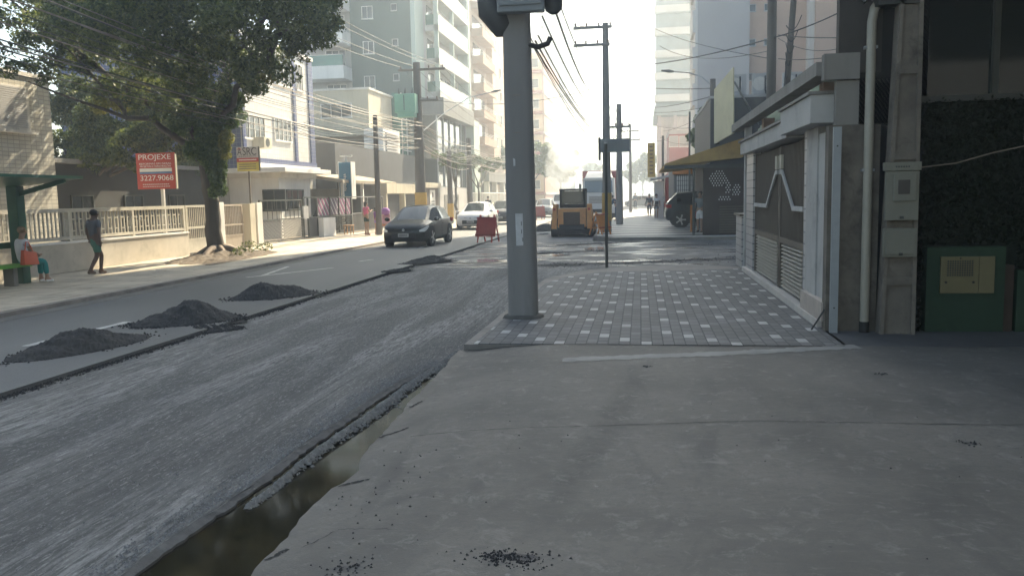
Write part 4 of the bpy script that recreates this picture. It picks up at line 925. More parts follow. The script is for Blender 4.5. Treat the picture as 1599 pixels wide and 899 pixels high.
# patterned grille panel with pink banner, white wall piece
y0, y1 = 35.0, 41.2; t = thing('patterned_fence', 'dark metal fence with pink and white diagonal striped banners', 'fence', (FX, 38, 0))
f = MB()
for y in (y0, y0+.55, 36.6, 38.2, 39.4, 40.4, y1): f.box(FX-.04, FX+.04, y, y+.07, .05, 1.85)
for z in (.05, .9, 1.8): f.box(FX-.035, FX+.035, y0+.07, y1, z, z+.06)
part(t, 'frame', f, DMETAL, True); wbox(t, 'lower_panel', FX-.02, FX+.02, 35.6, 36.58, .11, .9, DGREY)
s_ = MB(); y = 38.3
while y < 41.1: s_.beam((FX, y, .12), (FX, min(y+.5, 41.15), .88), .015, .03); s_.beam((FX+.02, y, .88), (FX+.02, min(y+.5, 41.15), .12), .015, .03); y += .16
part(t, 'lattice', s_, DMETAL, True)
for (ya, yb2, cols) in ((36.68, 38.15, 'PWV'), (38.3, 39.35, 'WDG'), (39.5, 40.35, 'PWD'), (40.5, 41.1, 'WPD')):
    bk = part(t, 'banner', MB().box(FX-.01, FX+.01, ya, yb2, .98, 1.78), mat('dark purple vinyl', (.06, .03, .07), .6), True)
    for ci, cn in enumerate(cols):
        pk = MB(); y = ya-.8+ci*.14
        while y < yb2:
            q0 = max(0, ya-y); q1 = min(.8, yb2-.09-y)
            if q1 > q0+.05: pk.add([(FX+.013, y+q0, 1.78-q0), (FX+.013, y+q0+.09, 1.78-q0), (FX+.013, y+q1+.09, 1.78-q1), (FX+.013, y+q1, 1.78-q1)], [(0, 1, 2, 3)])
            y += .42
        if pk.v and cn in 'PW': part(t, 'stripes', pk, mat('pink stripe', (.30, .035, .14), .6) if cn == 'P' else LGREY, True, of=bk)
one('white_pier', MB().box(FX+.06, FX+.3, 36.6, 38.15, 0, .88), WHITE, 'bright white wall piece below the striped banners', 'wall')
t = thing('stool', 'small wooden stool by the striped fence', 'stool', (FX+.5, 39.4, 0)); part(t, 'seat', MB().box(-.2, .2, -.25, .25, .42, .46), mat('pine wood', (.42, .25, .13)))
for sx in (-.16, .16):
    for sy in (-.2, .2): part(t, 'leg', MB().box(sx-.02, sx+.02, sy-.02, sy+.02, 0, .42), mat('pine wood', ()))
# grey mesh gate further
y0, y1 = 41.3, 46.5; t = thing('mesh_gate', 'dark grey mesh gate beyond the striped fence', 'gate', (FX, 44, 0)); f = MB()
for y in (y0, 43.8, y1): f.box(FX-.03, FX+.03, y, y+.07, .05, 1.85)
for z in (.05, .95, 1.8): f.box(FX-.028, FX+.028, y0+.07, y1, z, z+.05)
y = y0+.15
while y < y1: f.box(FX-.01, FX+.01, y, y+.03, .1, .95); y += .1
part(t, 'frame', f, MGREY, True)
# garages further up the left side
b = thing('garage', 'garage with beige fascia and two grey doors beyond carport', 'garage', (-15, 52, 0)); ya, yb_ = 47.2, 55.5
wbox(b, 'wall', -18.5, -15.0, ya, yb_, 0, 2.55, MGREY); wbox(b, 'fascia', -15.0, -14.6, ya, yb_, 2.0, 2.6, CREAM)
for y in (ya, 51, yb_-.25): part(b, 'post', MB().box(-14.999, -14.65, y, y+.22, 0, 1.998), CREAM, True)
for y in (47.6, 51.4): part(b, 'door', MB().box(-15.0, -14.96, y, y+3.2, 0, 1.95), DGREY, True)
b = thing('dark_wall', 'dark brown wall panel carrying a white notice board', 'wall', (-14.8, 58, 0)); wbox(b, 'wall', -15, -14.7, 55.8, 60.2, 0, 2.4, mat('dark brown wall', (.07, .055, .05), .8)); wbox(b, 'coping', -15.4, -14.5, 55.8, 60.2, 2.402, 2.75, CREAM)
t = thing('notice_board', 'white notice board with small dark emblem on the brown wall', 'sign', (-14.68, 58.2, .75)); part(t, 'board', MB().box(0, .04, -.75, .75, 0, 1.5), WHITE); part(t, 'emblem', MB().disc((.045, 0, 1.15), (1, 0, 0), .2, .01, 12), DGREY)
sk = MB()
for k in range(3): sk.box(.041, .05, -.45, .45, .25+k*.2, .33+k*.2)
part(t, 'lettering', sk, MGREY)
b = thing('grey_garage', 'pale grey rendered garage with closed panel door', 'garage', (-15.5, 66, 0)); wbox(b, 'wall', -19, -14.7, 60.6, 70.5, 0, 2.45, LGREY); part(b, 'door', MB().box(-14.7, -14.66, 62, 67, 0, 1.9), MGREY, True)
b = thing('white_railing', 'white railing on a low cream wall before the beige tower', 'fence', (-14.7, 80, 0)); wbox(b, 'wall', -14.85, -14.6, 70.8, 100, 0, 1.1, CREAM); f = MB()
y = 70.9
while y < 100: f.box(-14.74, -14.70, y, y+.06, 1.102, 2.0); y += .45
f.box(-14.76, -14.69, 70.8, 100, 2.0, 2.1); part(b, 'rails', f, WHITE, True)

# ---- signs behind the fence
def board(name, label, px0, px1, py0, py1, X, m, tilt=0):
    a = PX(px0, py1, X); c = PX(px1, py0, X); return a, c
SY = 25.4
a = PY(216, 296, SY); c = PY(272, 238, SY)
t = thing('contractor_sign', 'red contractor sign with white PROJEXE lettering and phone number', 'sign', ((a.x+c.x)/2, SY, 0)); w = c.x-a.x; zc = (a.z+c.z)/2; hh = c.z-a.z
p_ = part(t, 'panel', MB().box(-w/2, w/2, -.02, .02, zc-hh/2, zc+hh/2), RED); part(t, 'post', MB().box(.10, .2, .021, .1, 0, zc+hh/2-.1), WHITES); part(t, 'side', MB().box(w/2+.002, w/2+.03, -.02, .06, zc-hh/2, zc+hh/2-.05), CREAM)
L0 = Vector((t.location.x, SY-.022, 0))
text('lettering', 'PROJEXE', .24, L0+Vector((-.02, 0, zc+hh*.38)), 0, WHITE, t, w*.84); text('lettering', 'REFORMAS EM GERAL', .085, L0+Vector((0, 0, zc+hh*.20)), 0, WHITE, t, w*.84); text('lettering', 'PROJETOS E CONSTRUÇÕES', .075, L0+Vector((0, 0, zc+hh*.13)), 0, WHITE, t, w*.8)
text('lettering', '3227.9068', .24, L0+Vector((.02, 0, zc-hh*.20)), 0, WHITE, t, w*.86)
s_ = MB().box(-w*.42, w*.42, -.026, -.0205, zc-.02, zc+.09); part(t, 'white_band', s_, WHITE); part(t, 'blue_band', MB().box(-w*.42, w*.42, -.026, -.0205, zc-.09, zc-.025), mat('blue band', (.08, .2, .38)))
sk = MB()
for k in range(14): sk.box(-w*.36+k*w*.05, -w*.36+k*w*.05+w*.035, -.026, -.0205, zc-hh*.38, zc-hh*.355)
for k in range(12): sk.box(-w*.36+k*w*.06, -w*.36+k*w*.06+w*.045, -.026, -.0205, zc-hh*.44, zc-hh*.42)
part(t, 'small_print', sk, WHITES)
SY = 30.2; a = PY(371, 268, SY); c = PY(403, 229, SY)
t = thing('property_sign', 'grey red and yellow sign reading ASRC on a thin post', 'sign', ((a.x+c.x)/2, SY, 0)); w = c.x-a.x; z0 = a.z; z1 = c.z; hh = z1-z0
part(t, 'post', MB().box(-.03, .03, .021, .07, 0, z0+.2), WOODP); part(t, 'panel', MB().box(-w/2, w/2, -.015, .02, z0+hh*.55, z1), LGREY); part(t, 'red_band', MB().box(-w/2, w/2, -.017, .02, z0+hh*.38, z0+hh*.549), RED); part(t, 'yellow_panel', MB().box(-w/2, w/2, -.016, .02, z0, z0+hh*.379), mat('sign yellow', (.52, .45, .08), .6)); part(t, 'frame', MB().box(w/2+.001, w/2+.04, -.02, .05, z0, z1), DMETAL)
L0 = Vector((t.location.x, SY-.02, 0)); text('lettering', 'SRC', .42, L0+Vector((.09, 0, z0+hh*.80)), 0, DGREY, t, w*.62); text('lettering', 'A', .42, L0+Vector((-w*.36, 0, z0+hh*.80)), 0, DGREY, t, w*.2)
part(t, 'roof_mark', MB().beam((-w*.46, -.022, z0+hh*.88), (-w*.37, -.022, z0+hh*.97), .01, .02).beam((-w*.37, -.022, z0+hh*.97), (-w*.27, -.022, z0+hh*.88), .01, .02), RED)
sk = MB()
for k in range(9): sk.box(-w*.4+k*w*.09, -w*.4+k*w*.09+w*.06, -.022, -.0175, z0+hh*.60, z0+hh*.63)
part(t, 'small_print', sk, MGREY)
sk = MB().box(-w*.4, w*.4, -.022, -.0175, z0+hh*.45, z0+hh*.49); part(t, 'band_lettering', sk, WHITE)
sk = MB()
for q in (.27, .18, .09): sk.box(-w*.4, w*.38, -.022, -.0175, z0+hh*q, z0+hh*(q+.035))
part(t, 'yellow_lettering', sk, BROWN)

# ------------------------------------------------------------ bus shelter and people
t = thing('bus_shelter', 'green bus shelter with sloping roof over a green bench', 'bus shelter', (-13.7, 14.6, 0))
rf = MB().hexa([(-14.0, 4.0, 2.12), (-12.2, 4.0, 2.28), (-12.2, 16.95, 2.28), (-14.0, 16.95, 2.12), (-14.0, 4.0, 2.18), (-12.2, 4.0, 2.34), (-12.2, 16.95, 2.34), (-14.0, 16.95, 2.18)])
part(t, 'roof', rf, GREENM, True)
for y in (9.6, 16.6): part(t, 'post', MB().box(-13.75, -13.5, y-.12, y+.12, 0, 2.15), GREENM, True, bevel=.01); part(t, 'bracket', MB().beam((-13.6, y, 1.95), (-12.4, y, 2.24), .07, .1), GREENM, True)
part(t, 'back_rail', MB().box(-13.82, -13.78, 9.6, 16.6, .78, .92), GREENM, True)
t = thing('bench', 'bright green bench slab in the bus shelter', 'bench', (-13.5, 14, 0)); part(t, 'seat', MB().box(-13.62, -13.15, 10, 16.35, .40, .46), mat('bright green', (.10, .34, .04), .6), True)
for y in (10.6, 13.3, 15.9): part(t, 'leg', MB().box(-13.5, -13.25, y, y+.12, 0, .399), CONC, True)

SKIN = mat('skin tone', (.36, .22, .15), .6, .08, 8); SKIND = mat('dark skin tone', (.11, .065, .045), .6, .08, 8)
def skinmesh(chains, name, m, parent, sub=1):
    """chains: list of list of ((x,y,z), r) ; joins shared points"""
    vs = []; rs = []; es = []; idx = {}; roots = []
    for ch in chains:
        prev = None
        for p, r in ch:
            k = tuple(round(c, 4) for c in p)
            if k not in idx: idx[k] = len(vs); vs.append(p); rs.append(r)
            i = idx[k]
            if prev is not None and prev != i: es.append((prev, i))
            prev = i
    me = bpy.data.meshes.new(name); me.from_pydata(vs, es, []); o = bpy.data.objects.new(name, me); C.objects.link(o)
    md = o.modifiers.new('s', 'SKIN'); md.use_smooth_shade = True
    adj = {i: set() for i in range(len(vs))}
    for a, b in es: adj[a].add(b); adj[b].add(a)
    seen = set()
    for i in range(len(vs)):
        sv = me.skin_vertices[0].data[i]; sv.radius = (rs[i], rs[i]) if not isinstance(rs[i], tuple) else rs[i]; sv.use_root = False
    for i in range(len(vs)):
        if i in seen: continue
        me.skin_vertices[0].data[i].use_root = True; st = [i]
        while st:
            q = st.pop()
            if q in seen: continue
            seen.add(q); st += list(adj[q]-seen)
    if sub: s = o.modifiers.new('u', 'SUBSURF'); s.levels = sub; s.render_levels = sub
    bpy.context.view_layer.update(); dg = bpy.context.evaluated_depsgraph_get()
    nm = bpy.data.meshes.new_from_object(o.evaluated_get(dg)); bpy.data.objects.remove(o)
    nm.materials.clear(); nm.materials.append(m)
    for p in nm.polygons: p.use_smooth = True
    return mesh_obj(name, nm, None, parent)
def lerp(a, b, t): return tuple(a[i]+(b[i]-a[i])*t for i in range(3))
def person(label, loc, facing, height, J=None, skin=SKIN, top=None, bottom=None, hair=None, long_top=False, sleeve=.55, leglen=.5, hairlong=False, shoes=None, group=None, hands=True, trousers=None):
    """local forward is +Y; facing = world angle of forward measured from +Y, counter-clockwise"""
    D = dict(pel=(0, 0, .95), sp=(0, 0, 1.14), ch=(0, .0, 1.33), nk=(0, -.005, 1.47), hb=(0, .012, 1.55), hm=(0, .018, 1.63), ht=(0, .0, 1.70),
             shL=(-.17, 0, 1.41), elL=(-.23, -.03, 1.13), wrL=(-.25, .05, .89), shR=(.17, 0, 1.41), elR=(.23, -.03, 1.13), wrR=(.25, .05, .89),
             hiL=(-.09, 0, .90), knL=(-.10, .03, .49), anL=(-.10, 0, .08), hiR=(.09, 0, .90), knR=(.10, .03, .49), anR=(.10, 0, .08))
    if J: D.update(J)
    root = thing('person', label, 'person', loc, facing, group); k = height/1.75
    def S(p): return tuple(c*k for c in p)
    q = {a: S(v) for a, v in D.items()}
    body = [[(q['pel'], .115*k), (q['sp'], .105*k), (q['ch'], .125*k), (q['nk'], .055*k), (q['hb'], .068*k), (q['hm'], .088*k), (q['ht'], .062*k)]]
    nose = (q['hm'][0], q['hm'][1]+.10*k, q['hm'][2]-.02*k); body.append([(q['hm'], .088*k), (nose, .016*k)])
    for s in 'LR':
        sg = -1 if s == 'L' else 1; body.append([(q['ch'], .125*k), (q['sh'+s], .058*k), (lerp(q['sh'+s], q['el'+s], .5), .048*k), (q['el'+s], .038*k), (lerp(q['el'+s], q['wr'+s], .4), .037*k), (q['wr'+s], .026*k)])
        d = Vector(q['wr'+s])-Vector(q['el'+s]); d.normalize(); palm = tuple(Vector(q['wr'+s])+d*.055*k); body.append([(q['wr'+s], .026*k), (palm, .032*k)])
        if hands:
            side = Vector((0, 1, 0)); side = (side-d*side.dot(d)).normalized(); bend = Vector((-sg, 0, 0)); bend = (bend-d*bend.dot(d)-side*bend.dot(side)).normalized()
            for j, L in enumerate((.062, .070, .065, .052)):
                b0 = Vector(palm)+side*(.024-.016*j)*k; b1 = b0+(d*.75+bend*.15)*(L*.6*k)+d*.02*k; b2 = b1+(d*.6+bend*.6)*(L*.55*k)
                body.append([(tuple(b0), .0085*k), (tuple(b1), .008*k), (tuple(b2), .007*k)])
            t0 = Vector(q['wr'+s])+d*.025*k+side*.015*k; t1 = t0+(side*.8+d*.6)*.035*k; t2 = t1+(side*.3+d*.9)*.03*k; body.append([(tuple(t0), .011*k), (tuple(t1), .0095*k), (tuple(t2), .008*k)])
        fw = D.get('ft'+s, None); an = q['an'+s]; toe = S(fw) if fw else (an[0]+sg*.015*k, an[1]+.15*k, .028*k+max(0, an[2]-.08*k)*.7)
        body.append([(q['pel'], .115*k), (q['hi'+s], .088*k), (lerp(q['hi'+s], q['kn'+s], .5), .075*k), (q['kn'+s], .055*k), (lerp(q['kn'+s], an, .35), .054*k), (an, .036*k), (toe, .032*k)])
        body.append([(an, .036*k), ((an[0], an[1]-.05*k, max(.03*k, an[2]-.045*k)), .032*k)])
        if shoes is not None:
            skinmesh([[((an[0], an[1]-.055*k, max(.04*k, an[2]-.04*k)), .042*k), ((an[0], an[1]+.04*k, max(.045*k, an[2]-.035*k)), .046*k), (toe, .040*k)]], 'shoe', shoes, root)
    skinmesh(body, 'body', skin, root)
    tc = [[(lerp(q['pel'], q['sp'], -.35 if long_top else .1), .135*k), (q['sp'], .128*k), (q['ch'], .142*k), (lerp(q['ch'], q['nk'], .55), .075*k)]]
    for s in 'LR': tc.append([(q['ch'], .142*k), (q['sh'+s], .075*k), (lerp(q['sh'+s], q['el'+s], min(1, sleeve)), .062*k)]+([(lerp(q['el'+s], q['wr'+s], .9), .042*k)] if sleeve > 1 else []))
    skinmesh(tc, 'shirt', top, root)
    bc = [[(lerp(q['pel'], q['sp'], .35), .122*k), (q['pel'], .130*k)]]
    for s in 'LR':
        c = [(q['pel'], .130*k), (q['hi'+s], .105*k)]
        if leglen <= .5: c.append((lerp(q['hi'+s], q['kn'+s], leglen*2), .088*k))
        else: c += [(q['kn'+s], .075*k), (lerp(q['kn'+s], q['an'+s], (leglen-.5)*2), .062*k)]
        bc.append(c)
    skinmesh(bc, 'trousers' if leglen > .6 else 'shorts', bottom, root)
    hm = q['hm']; hr = MB().ell((hm[0], hm[1]-.03*k, hm[2]+.030*k), (.091*k, .094*k, .088*k), 16, 10)
    if hairlong: hr.ell((hm[0], hm[1]-.06*k, hm[2]-.05*k), (.085*k, .06*k, .13*k), 12, 8)
    part(root, 'hair', hr, hair or mat('dark hair', (.02, .016, .013), .7), smooth=80)
    for sx in (-1, 1): part(root, 'eye', MB().ell((hm[0]+sx*.034*k, hm[1]+.084*k, hm[2]+.0*k), (.013*k, .008*k, .008*k), 8, 6), BLK, smooth=80)
    for sx in (-1, 1): part(root, 'ear', MB().ell((hm[0]+sx*.092*k, hm[1]+.0, hm[2]-.01*k), (.012*k, .02*k, .03*k), 8, 6), skin, smooth=80)
    part(root, 'mouth', MB().ell((hm[0], hm[1]+.083*k, hm[2]-.048*k), (.024*k, .008*k, .006*k), 8, 6), mat('lips', (.2, .08, .07)), smooth=80)
    return root
def face_dir(dx, dy): return math.atan2(-dx, dy)
CL = lambda n, c: mat(n, c, .9, .15, 6, 0, .2)
# walking man (seen from behind, striding away to the right)
g = G(152, 429); PM = person('man in grey shirt and green shorts walking past the railing', (g.x, g.y, 0), face_dir(.35, .94), 1.56,
    J=dict(knL=(-.07, .20, .52), anL=(-.05, .14, .10), knR=(.07, -.02, .50), anR=(.05, -.22, .12), elL=(-.30, .02, 1.16), wrL=(-.36, .10, .95), elR=(.28, -.08, 1.15), wrR=(.36, -.12, .92), hb=(.02, .02, 1.55), hm=(.03, .03, 1.62), ht=(.03, .02, 1.69)),
    skin=SKIND, top=CL('dark grey cloth', (.09, .10, .115)), bottom=CL('green shorts cloth', (.05, .17, .12)), hair=mat('short dark hair', (.015, .013, .012)), sleeve=.7, leglen=.42, shoes=mat('worn sandal', (.10, .07, .05)))
PM.scale = (1.2, 1.15, 1.03)
t = thing('bottle', 'small dark bottle held in the walking man right hand', 'bottle', PM.location+Matrix.Rotation(PM.rotation_euler.z, 3, 'Z') @ Vector((.345, -.10, .70)))
part(t, 'body', MB().tube([(0, 0, 0), (0, 0, .12), (.0, 0, .15)], [.03, .03, .015], 10), DGREY, smooth=60); part(t, 'cap', MB().tube([(0, 0, .15), (0, 0, .17)], .014, 8), BLK)
# seated woman in profile facing right (+Y-ish along street)
g = G(42, 438)
person('seated woman in white top and teal trousers waiting on the green bench', (-13.28, 16.25, 0), face_dir(.35, .94), 1.62,
    J=dict(pel=(0, 0, .56), sp=(0, -.02, .75), ch=(0, -.02, .96), nk=(0, .0, 1.10), hb=(0, .03, 1.18), hm=(0, .045, 1.26), ht=(0, .03, 1.33), shL=(-.15, .0, 1.03), elL=(-.2, .08, .80), wrL=(-.10, .32, .68), shR=(.15, 0, 1.03), elR=(.2, .08, .80), wrR=(.10, .32, .70),
           hiL=(-.09, .04, .54), knL=(-.09, .46, .53), anL=(-.08, .44, .10), hiR=(.09, .04, .54), knR=(.09, .46, .53), anR=(.08, .50, .10)),
    skin=SKIN, top=CL('white blouse', (.62, .62, .66)), bottom=CL('teal cloth', (.01, .22, .21)), hair=mat('blond brown hair', (.22, .14, .08)), leglen=.88, shoes=mat('white shoe', (.7, .68, .66)), sleeve=.6, long_top=True)
t = thing('shoulder_bag', 'orange red shoulder bag hanging beside the seated woman', 'bag', (-12.98, 16.1, .44))
part(t, 'bag', MB().hexa([(-.06, -.25, .02), (.06, -.25, .02), (.06, .2, 0), (-.06, .2, 0), (-.04, -.22, .34), (.04, -.22, .34), (.04, .16, .26), (-.04, .16, .26)]), mat('orange red leather', (.52, .09, .035), .6, .1, 5), bevel=.02, smooth=50); part(t, 'strap', MB().tube([(0, -.15, .3), (-.03, -.06, .5), (-.06, .05, .5), (0, .1, .27)], .012, 6), mat('orange red leather', ()))
# pink woman and purple child, toy cart
g = G(573, 367); person('woman in pink top standing on the left sidewalk beside child', (g.x, g.y, 0), face_dir(.6, .8), 1.60, skin=SKIN, top=CL('pink cloth', (.62, .12, .22)), bottom=CL('dark green shorts', (.03, .06, .05)), hairlong=True, leglen=.3, J=dict(elR=(.22, .08, 1.2), wrR=(.12, .26, 1.28)), shoes=mat('flip flop', (.3, .1, .1)))
g = G(588, 366); person('child in purple dress standing next to the pink woman', (g.x, g.y, 0), face_dir(.7, .7), 1.32, skin=SKIN, top=CL('purple cloth', (.16, .06, .26)), bottom=CL('lilac cloth', (.28, .18, .42)), hairlong=True, leglen=.25, long_top=True, shoes=mat('flip flop', ()), J=dict(elR=(.20, .12, 1.25), wrR=(.22, .36, 1.22)))
g = G(600, 360); t = thing('toy_stroller', 'colourful cluttered stroller beside the child in purple', 'stroller', (g.x-.2, g.y+1, 0), .4)
part(t, 'frame', MB().tube([(-.25, -.2, .15), (-.25, .3, 1.05), (.25, .3, 1.05), (.25, -.2, .15)], .018, 6), METAL); part(t, 'seat', MB().hexa([(-.24, -.25, .35), (.24, -.25, .35), (.24, .25, .35), (-.24, .25, .35), (-.24, -.1, .5), (.24, -.1, .5), (.24, .3, .95), (-.24, .3, .95)]), CL('pale pink cloth', (.55, .25, .25)), bevel=.03)
part(t, 'hood', MB().ell((0, .18, 1.0), (.27, .28, .22), 14, 8), CL('violet hood', (.25, .08, .3)), smooth=60)
for sx in (-.24, .24):
    for sy in (-.22, .25): part(t, 'wheel', MB().disc((sx, sy, .12), (1, 0, 0), .12, .04, 14), BLK)
part(t, 'basket', MB().box(-.2, .2, -.2, .2, .2, .32), CL('basket orange', (.5, .15, .05)))
# people far right
DK = CL('dark blue cloth', (.03, .04, .06)); WT = CL('white cloth', (.8, .8, .8)); GT = CL('blue grey cloth', (.20, .23, .25))
g = G(765, 343); person('person in dark clothes standing by the dark oncoming car', (g.x-.1, g.y, 0), 0.3, 1.75, top=DK, bottom=DK, leglen=.92, sleeve=1.2)
g = G(1093, 363); MR = person('man in grey shirt and white shorts with red side stripes by the restaurant', (g.x, g.y, 0), face_dir(-.3, -.95), 1.76, skin=SKIN, top=GT, bottom=WT, leglen=.45, sleeve=.6, shoes=BLK,
    J=dict(knL=(-.09, .14, .5), anL=(-.09, .12, .08), knR=(.10, .0, .49), anR=(.12, -.16, .10), hm=(-.02, .05, 1.61), ht=(-.03, .06, 1.68)))
part(MR, 'red_stripe', MB().hexa([(-.205, -.06, .60), (-.19, .1, .60), (-.19, .1, .62), (-.205, -.06, .62), (-.19, -.05, .88), (-.18, .06, .88), (-.18, .06, .9), (-.19, -.05, .9)]).hexa([(.18, -.10, .60), (.195, .06, .60), (.195, .06, .62), (.18, -.10, .62), (.175, -.05, .88), (.185, .05, .88), (.185, .05, .9), (.175, -.05, .9)]), RED)
g = G(1025, 341); person('woman in white top and dark shorts carrying a small black bag', (g.x, g.y, 0), math.pi, 1.66, top=WT, bottom=DK, leglen=.35, hairlong=True, sleeve=.6, J=dict(knL=(-.08, .12, .5), anL=(-.06, .1, .08), anR=(.07, -.14, .11)))
t = thing('shoulder_bag', 'small black bag across the front of the woman in white', 'bag', (g.x+.02, g.y-.19, .92)); part(t, 'bag', MB().box(-.12, .12, -.05, .05, 0, .24), BLK, bevel=.02); part(t, 'strap', MB().tube([(-.1, 0, .22), (-.16, .06, .5), (-.1, .14, .55)], .012, 6), BLK)
g = G(1035, 340); person('man in white shirt and dark trousers behind the woman with bag', (g.x, g.y+.8, 0), math.pi, 1.78, top=WT, bottom=DK, leglen=.92, sleeve=.6, J=dict(anL=(-.08, .1, .08), anR=(.08, -.12, .1)))
g = G(1014, 338); person('person in dark clothes walking left of the woman with bag', (g.x, g.y, 0), math.pi, 1.66, top=DK, bottom=DK, leglen=.9, sleeve=1.2, J=dict(anL=(-.08, .12, .08), anR=(.08, -.1, .1)))
g = G(992, 326); person('worker in dark blue overalls standing in the sunlit far street', (g.x, g.y, 0), 0.1, 1.78, top=CL('overall blue', (.02, .05, .10)), bottom=CL('overall blue', ()), leglen=.92, sleeve=1.2)
g = G(963, 345); person('worker in blue overalls bending beside the slim street poles', (g.x, g.y, 0), 1.4, 1.74, top=CL('overall blue', ()), bottom=CL('overall blue', ()), leglen=.92, sleeve=1.2, J=dict(ch=(0, .14, 1.30), sp=(0, .05, 1.13), nk=(0, .2, 1.41), hb=(0, .26, 1.47), hm=(0, .29, 1.53), ht=(0, .31, 1.6), shL=(-.17, .15, 1.36), shR=(.17, .15, 1.36), elL=(-.22, .3, 1.12), elR=(.22, .3, 1.12), wrL=(-.15, .48, .98), wrR=(.15, .48, .98)))

# ------------------------------------------------------------ vehicles
def wheel(root, x, y, r, w=.2, side=1):
    t_ = part(root, 'wheel', MB().disc((x, y, r), (0, 1, 0), r, w, 28), BLK, bevel=0, smooth=40)
    rm = MB(); o_ = y+side*w*.5; ns = 40
    for dy in (-.004*side, .014*side): rm.v += [(x+math.cos(a)*q, o_+dy, r+math.sin(a)*q) for a, q in [(k*math.tau/ns, r*(.68 if k % 8 in (0, 1, 7) else .68 if k % 8 in (0,) else .24)) for k in range(ns)]]
    rm.f = [tuple(range(ns)), tuple(range(ns, 2*ns))]+[(k, (k+1) % ns, (k+1) % ns+ns, k+ns) for k in range(ns)]
    part(root, 'rim', rm, mat('alloy rim', (.5, .5, .5), .35, .1, 5, metal=.7), of=t_)
def car(name, label, cat, loc, heading, paint, L=4.0, W=1.74, Hh=1.48, hood=.92, van=False, suv=False, group=None, plate=True, lights_on=True):
    """local forward +X; heading = world angle of forward"""
    root = thing(name, label, cat, loc, heading, group); h = L/2; wr = .34 if not suv else .38; zb = .22 if not suv else .30
    belt = Hh*.62
    # station: x, zbot, zbelt, ztop, halfW low, halfW belt, halfW top, side glass?, top kind
    if van:
        st = [(h, zb+.12, .62, .66, .62, .60, .5), (h-.10, zb, .80, .84, .80, .78, .68), (h-.45, zb, hood, hood+.06, .86, .84, .72), (h-.75, zb, belt, hood+.10, .87, .85, .74), (h-1.5, zb, belt, Hh-.06, .87, .85, .68), (h-1.75, zb, belt, Hh, .87, .85, .70), (h-2.5, zb, belt, Hh+.02, .87, .86, .74), (-h+.25, zb, belt, Hh, .87, .86, .76), (-h+.05, zb, belt, Hh-.08, .85, .83, .74), (-h, zb+.1, belt-.1, Hh-.2, .80, .78, .7)]
        gl = [3, 4]; ws = [3]; rw = []
    elif suv:
        st = [(h, zb+.15, .75, .80, .66, .64, .5), (h-.12, zb, .92, .97, .84, .82, .70), (h-.6, zb, hood, hood+.05, .91, .89, .76), (h-1.15, zb, belt, hood+.08, .92, .89, .76), (h-1.95, zb, belt, Hh-.06, .92, .88, .66), (h-2.1, zb, belt, Hh, .92, .88, .68), (h-2.9, zb, belt, Hh+.02, .92, .88, .70), (h-3.0, zb, belt, Hh+.02, .92, .88, .70), (-h+.95, zb, belt+.02, Hh, .92, .88, .68), (-h+.55, zb, belt+.04, Hh-.03, .91, .87, .66), (-h+.12, zb+.05, belt+.06, belt+.16, .88, .84, .72), (-h, zb+.15, .78, .82, .80, .76, .66)]
        gl = [3, 4, 5, 7, 8]; ws = [3]; rw = [9]
    else:
        st = [(h, zb+.14, .60, .64, .60, .56, .40), (h-.10, zb, .70, .76, .78, .74, .60), (h-.42, zb, .80, .88, .85, .82, .66), (h-.95, zb, belt-.02, hood+.06, .87, .84, .70), (h-1.55, zb, belt, Hh-.14, .87, .84, .60), (h-1.78, zb, belt, Hh-.03, .87, .84, .59), (h-2.35, zb, belt+.01, Hh+.015, .87, .84, .61), (h-2.43, zb, belt+.01, Hh+.015, .87, .84, .61), (h-3.1, zb, belt+.03, Hh-.02, .87, .83, .59), (-h+.45, zb, belt+.05, Hh-.07, .86, .82, .58), (-h+.10, zb+.03, belt+.02, belt+.12, .83, .78, .64), (-h, zb+.14, .70, .74, .74, .70, .6)]
        gl = [3, 4, 5, 7, 8]; ws = [3, 4]; rw = [9]
    st = [list(s) for s in st]; kw = (W/2)/.87 if not suv else (W/2)/.92
    for s in st:
        for i in (4, 5, 6): s[i] *= kw
    rings = []; bm_v = []
    for (x, z0, zbt, zt, w0, w1, w2) in st:
        hw = [(w0*.86, z0), (w0, z0+.14), (w0*1.0, (z0+zbt)/2+.02), (w1, zbt)]
        tz = max(zt, zbt+.01); hw += [(w1+(w2-w1)*.10, zbt+(tz-zbt)*.08), (w2, zbt+(tz-zbt)*.90 if tz-zbt > .2 else tz-.005), (w2*.80, tz), (0, tz+.02)]
        rings.append([(x, y, z) for y, z in hw]+[(x, -y, z) for y, z in hw[::-1][1:]])
    n = len(rings[0]); bodyf, glf, wsf, rwf = [], [], [], []; V = [p for r in rings for p in r]
    for i in range(len(rings)-1):
        for j in range(n-1):
            f = (i*n+j, i*n+j+1, (i+1)*n+j+1, (i+1)*n+j); sidej = j in (4, n-2-4); topj = 5 <= j <= n-2-5
            if sidej and i in gl: glf.append(f)
            elif i in ws and (topj) and j not in (5, n-2-5): wsf.append(f)
            elif i in rw and topj and j not in (5, n-2-5): rwf.append(f)
            else: bodyf.append(f)
    bodyf.append(tuple(range(n))[::-1]); bodyf.append(tuple((len(rings)-1)*n+k for k in range(n)))
    for i in range(len(rings)-1): bodyf.append((i*n, (i+1)*n, (i+1)*n+n-1, i*n+n-1))
    def sub(fs):
        used = sorted({i for f in fs for i in f}); mp = {u: k for k, u in enumerate(used)}; m_ = MB(); m_.v = [V[u] for u in used]; m_.f = [tuple(mp[i] for i in f) for f in fs]; return m_
    part(root, 'body', sub(bodyf), paint, smooth=38)
    CG = glass('car glass', (.02, .028, .03), .06) if 'car glass' not in MC else MC['car glass']
    part(root, 'windscreen', sub(wsf), CG, smooth=30)
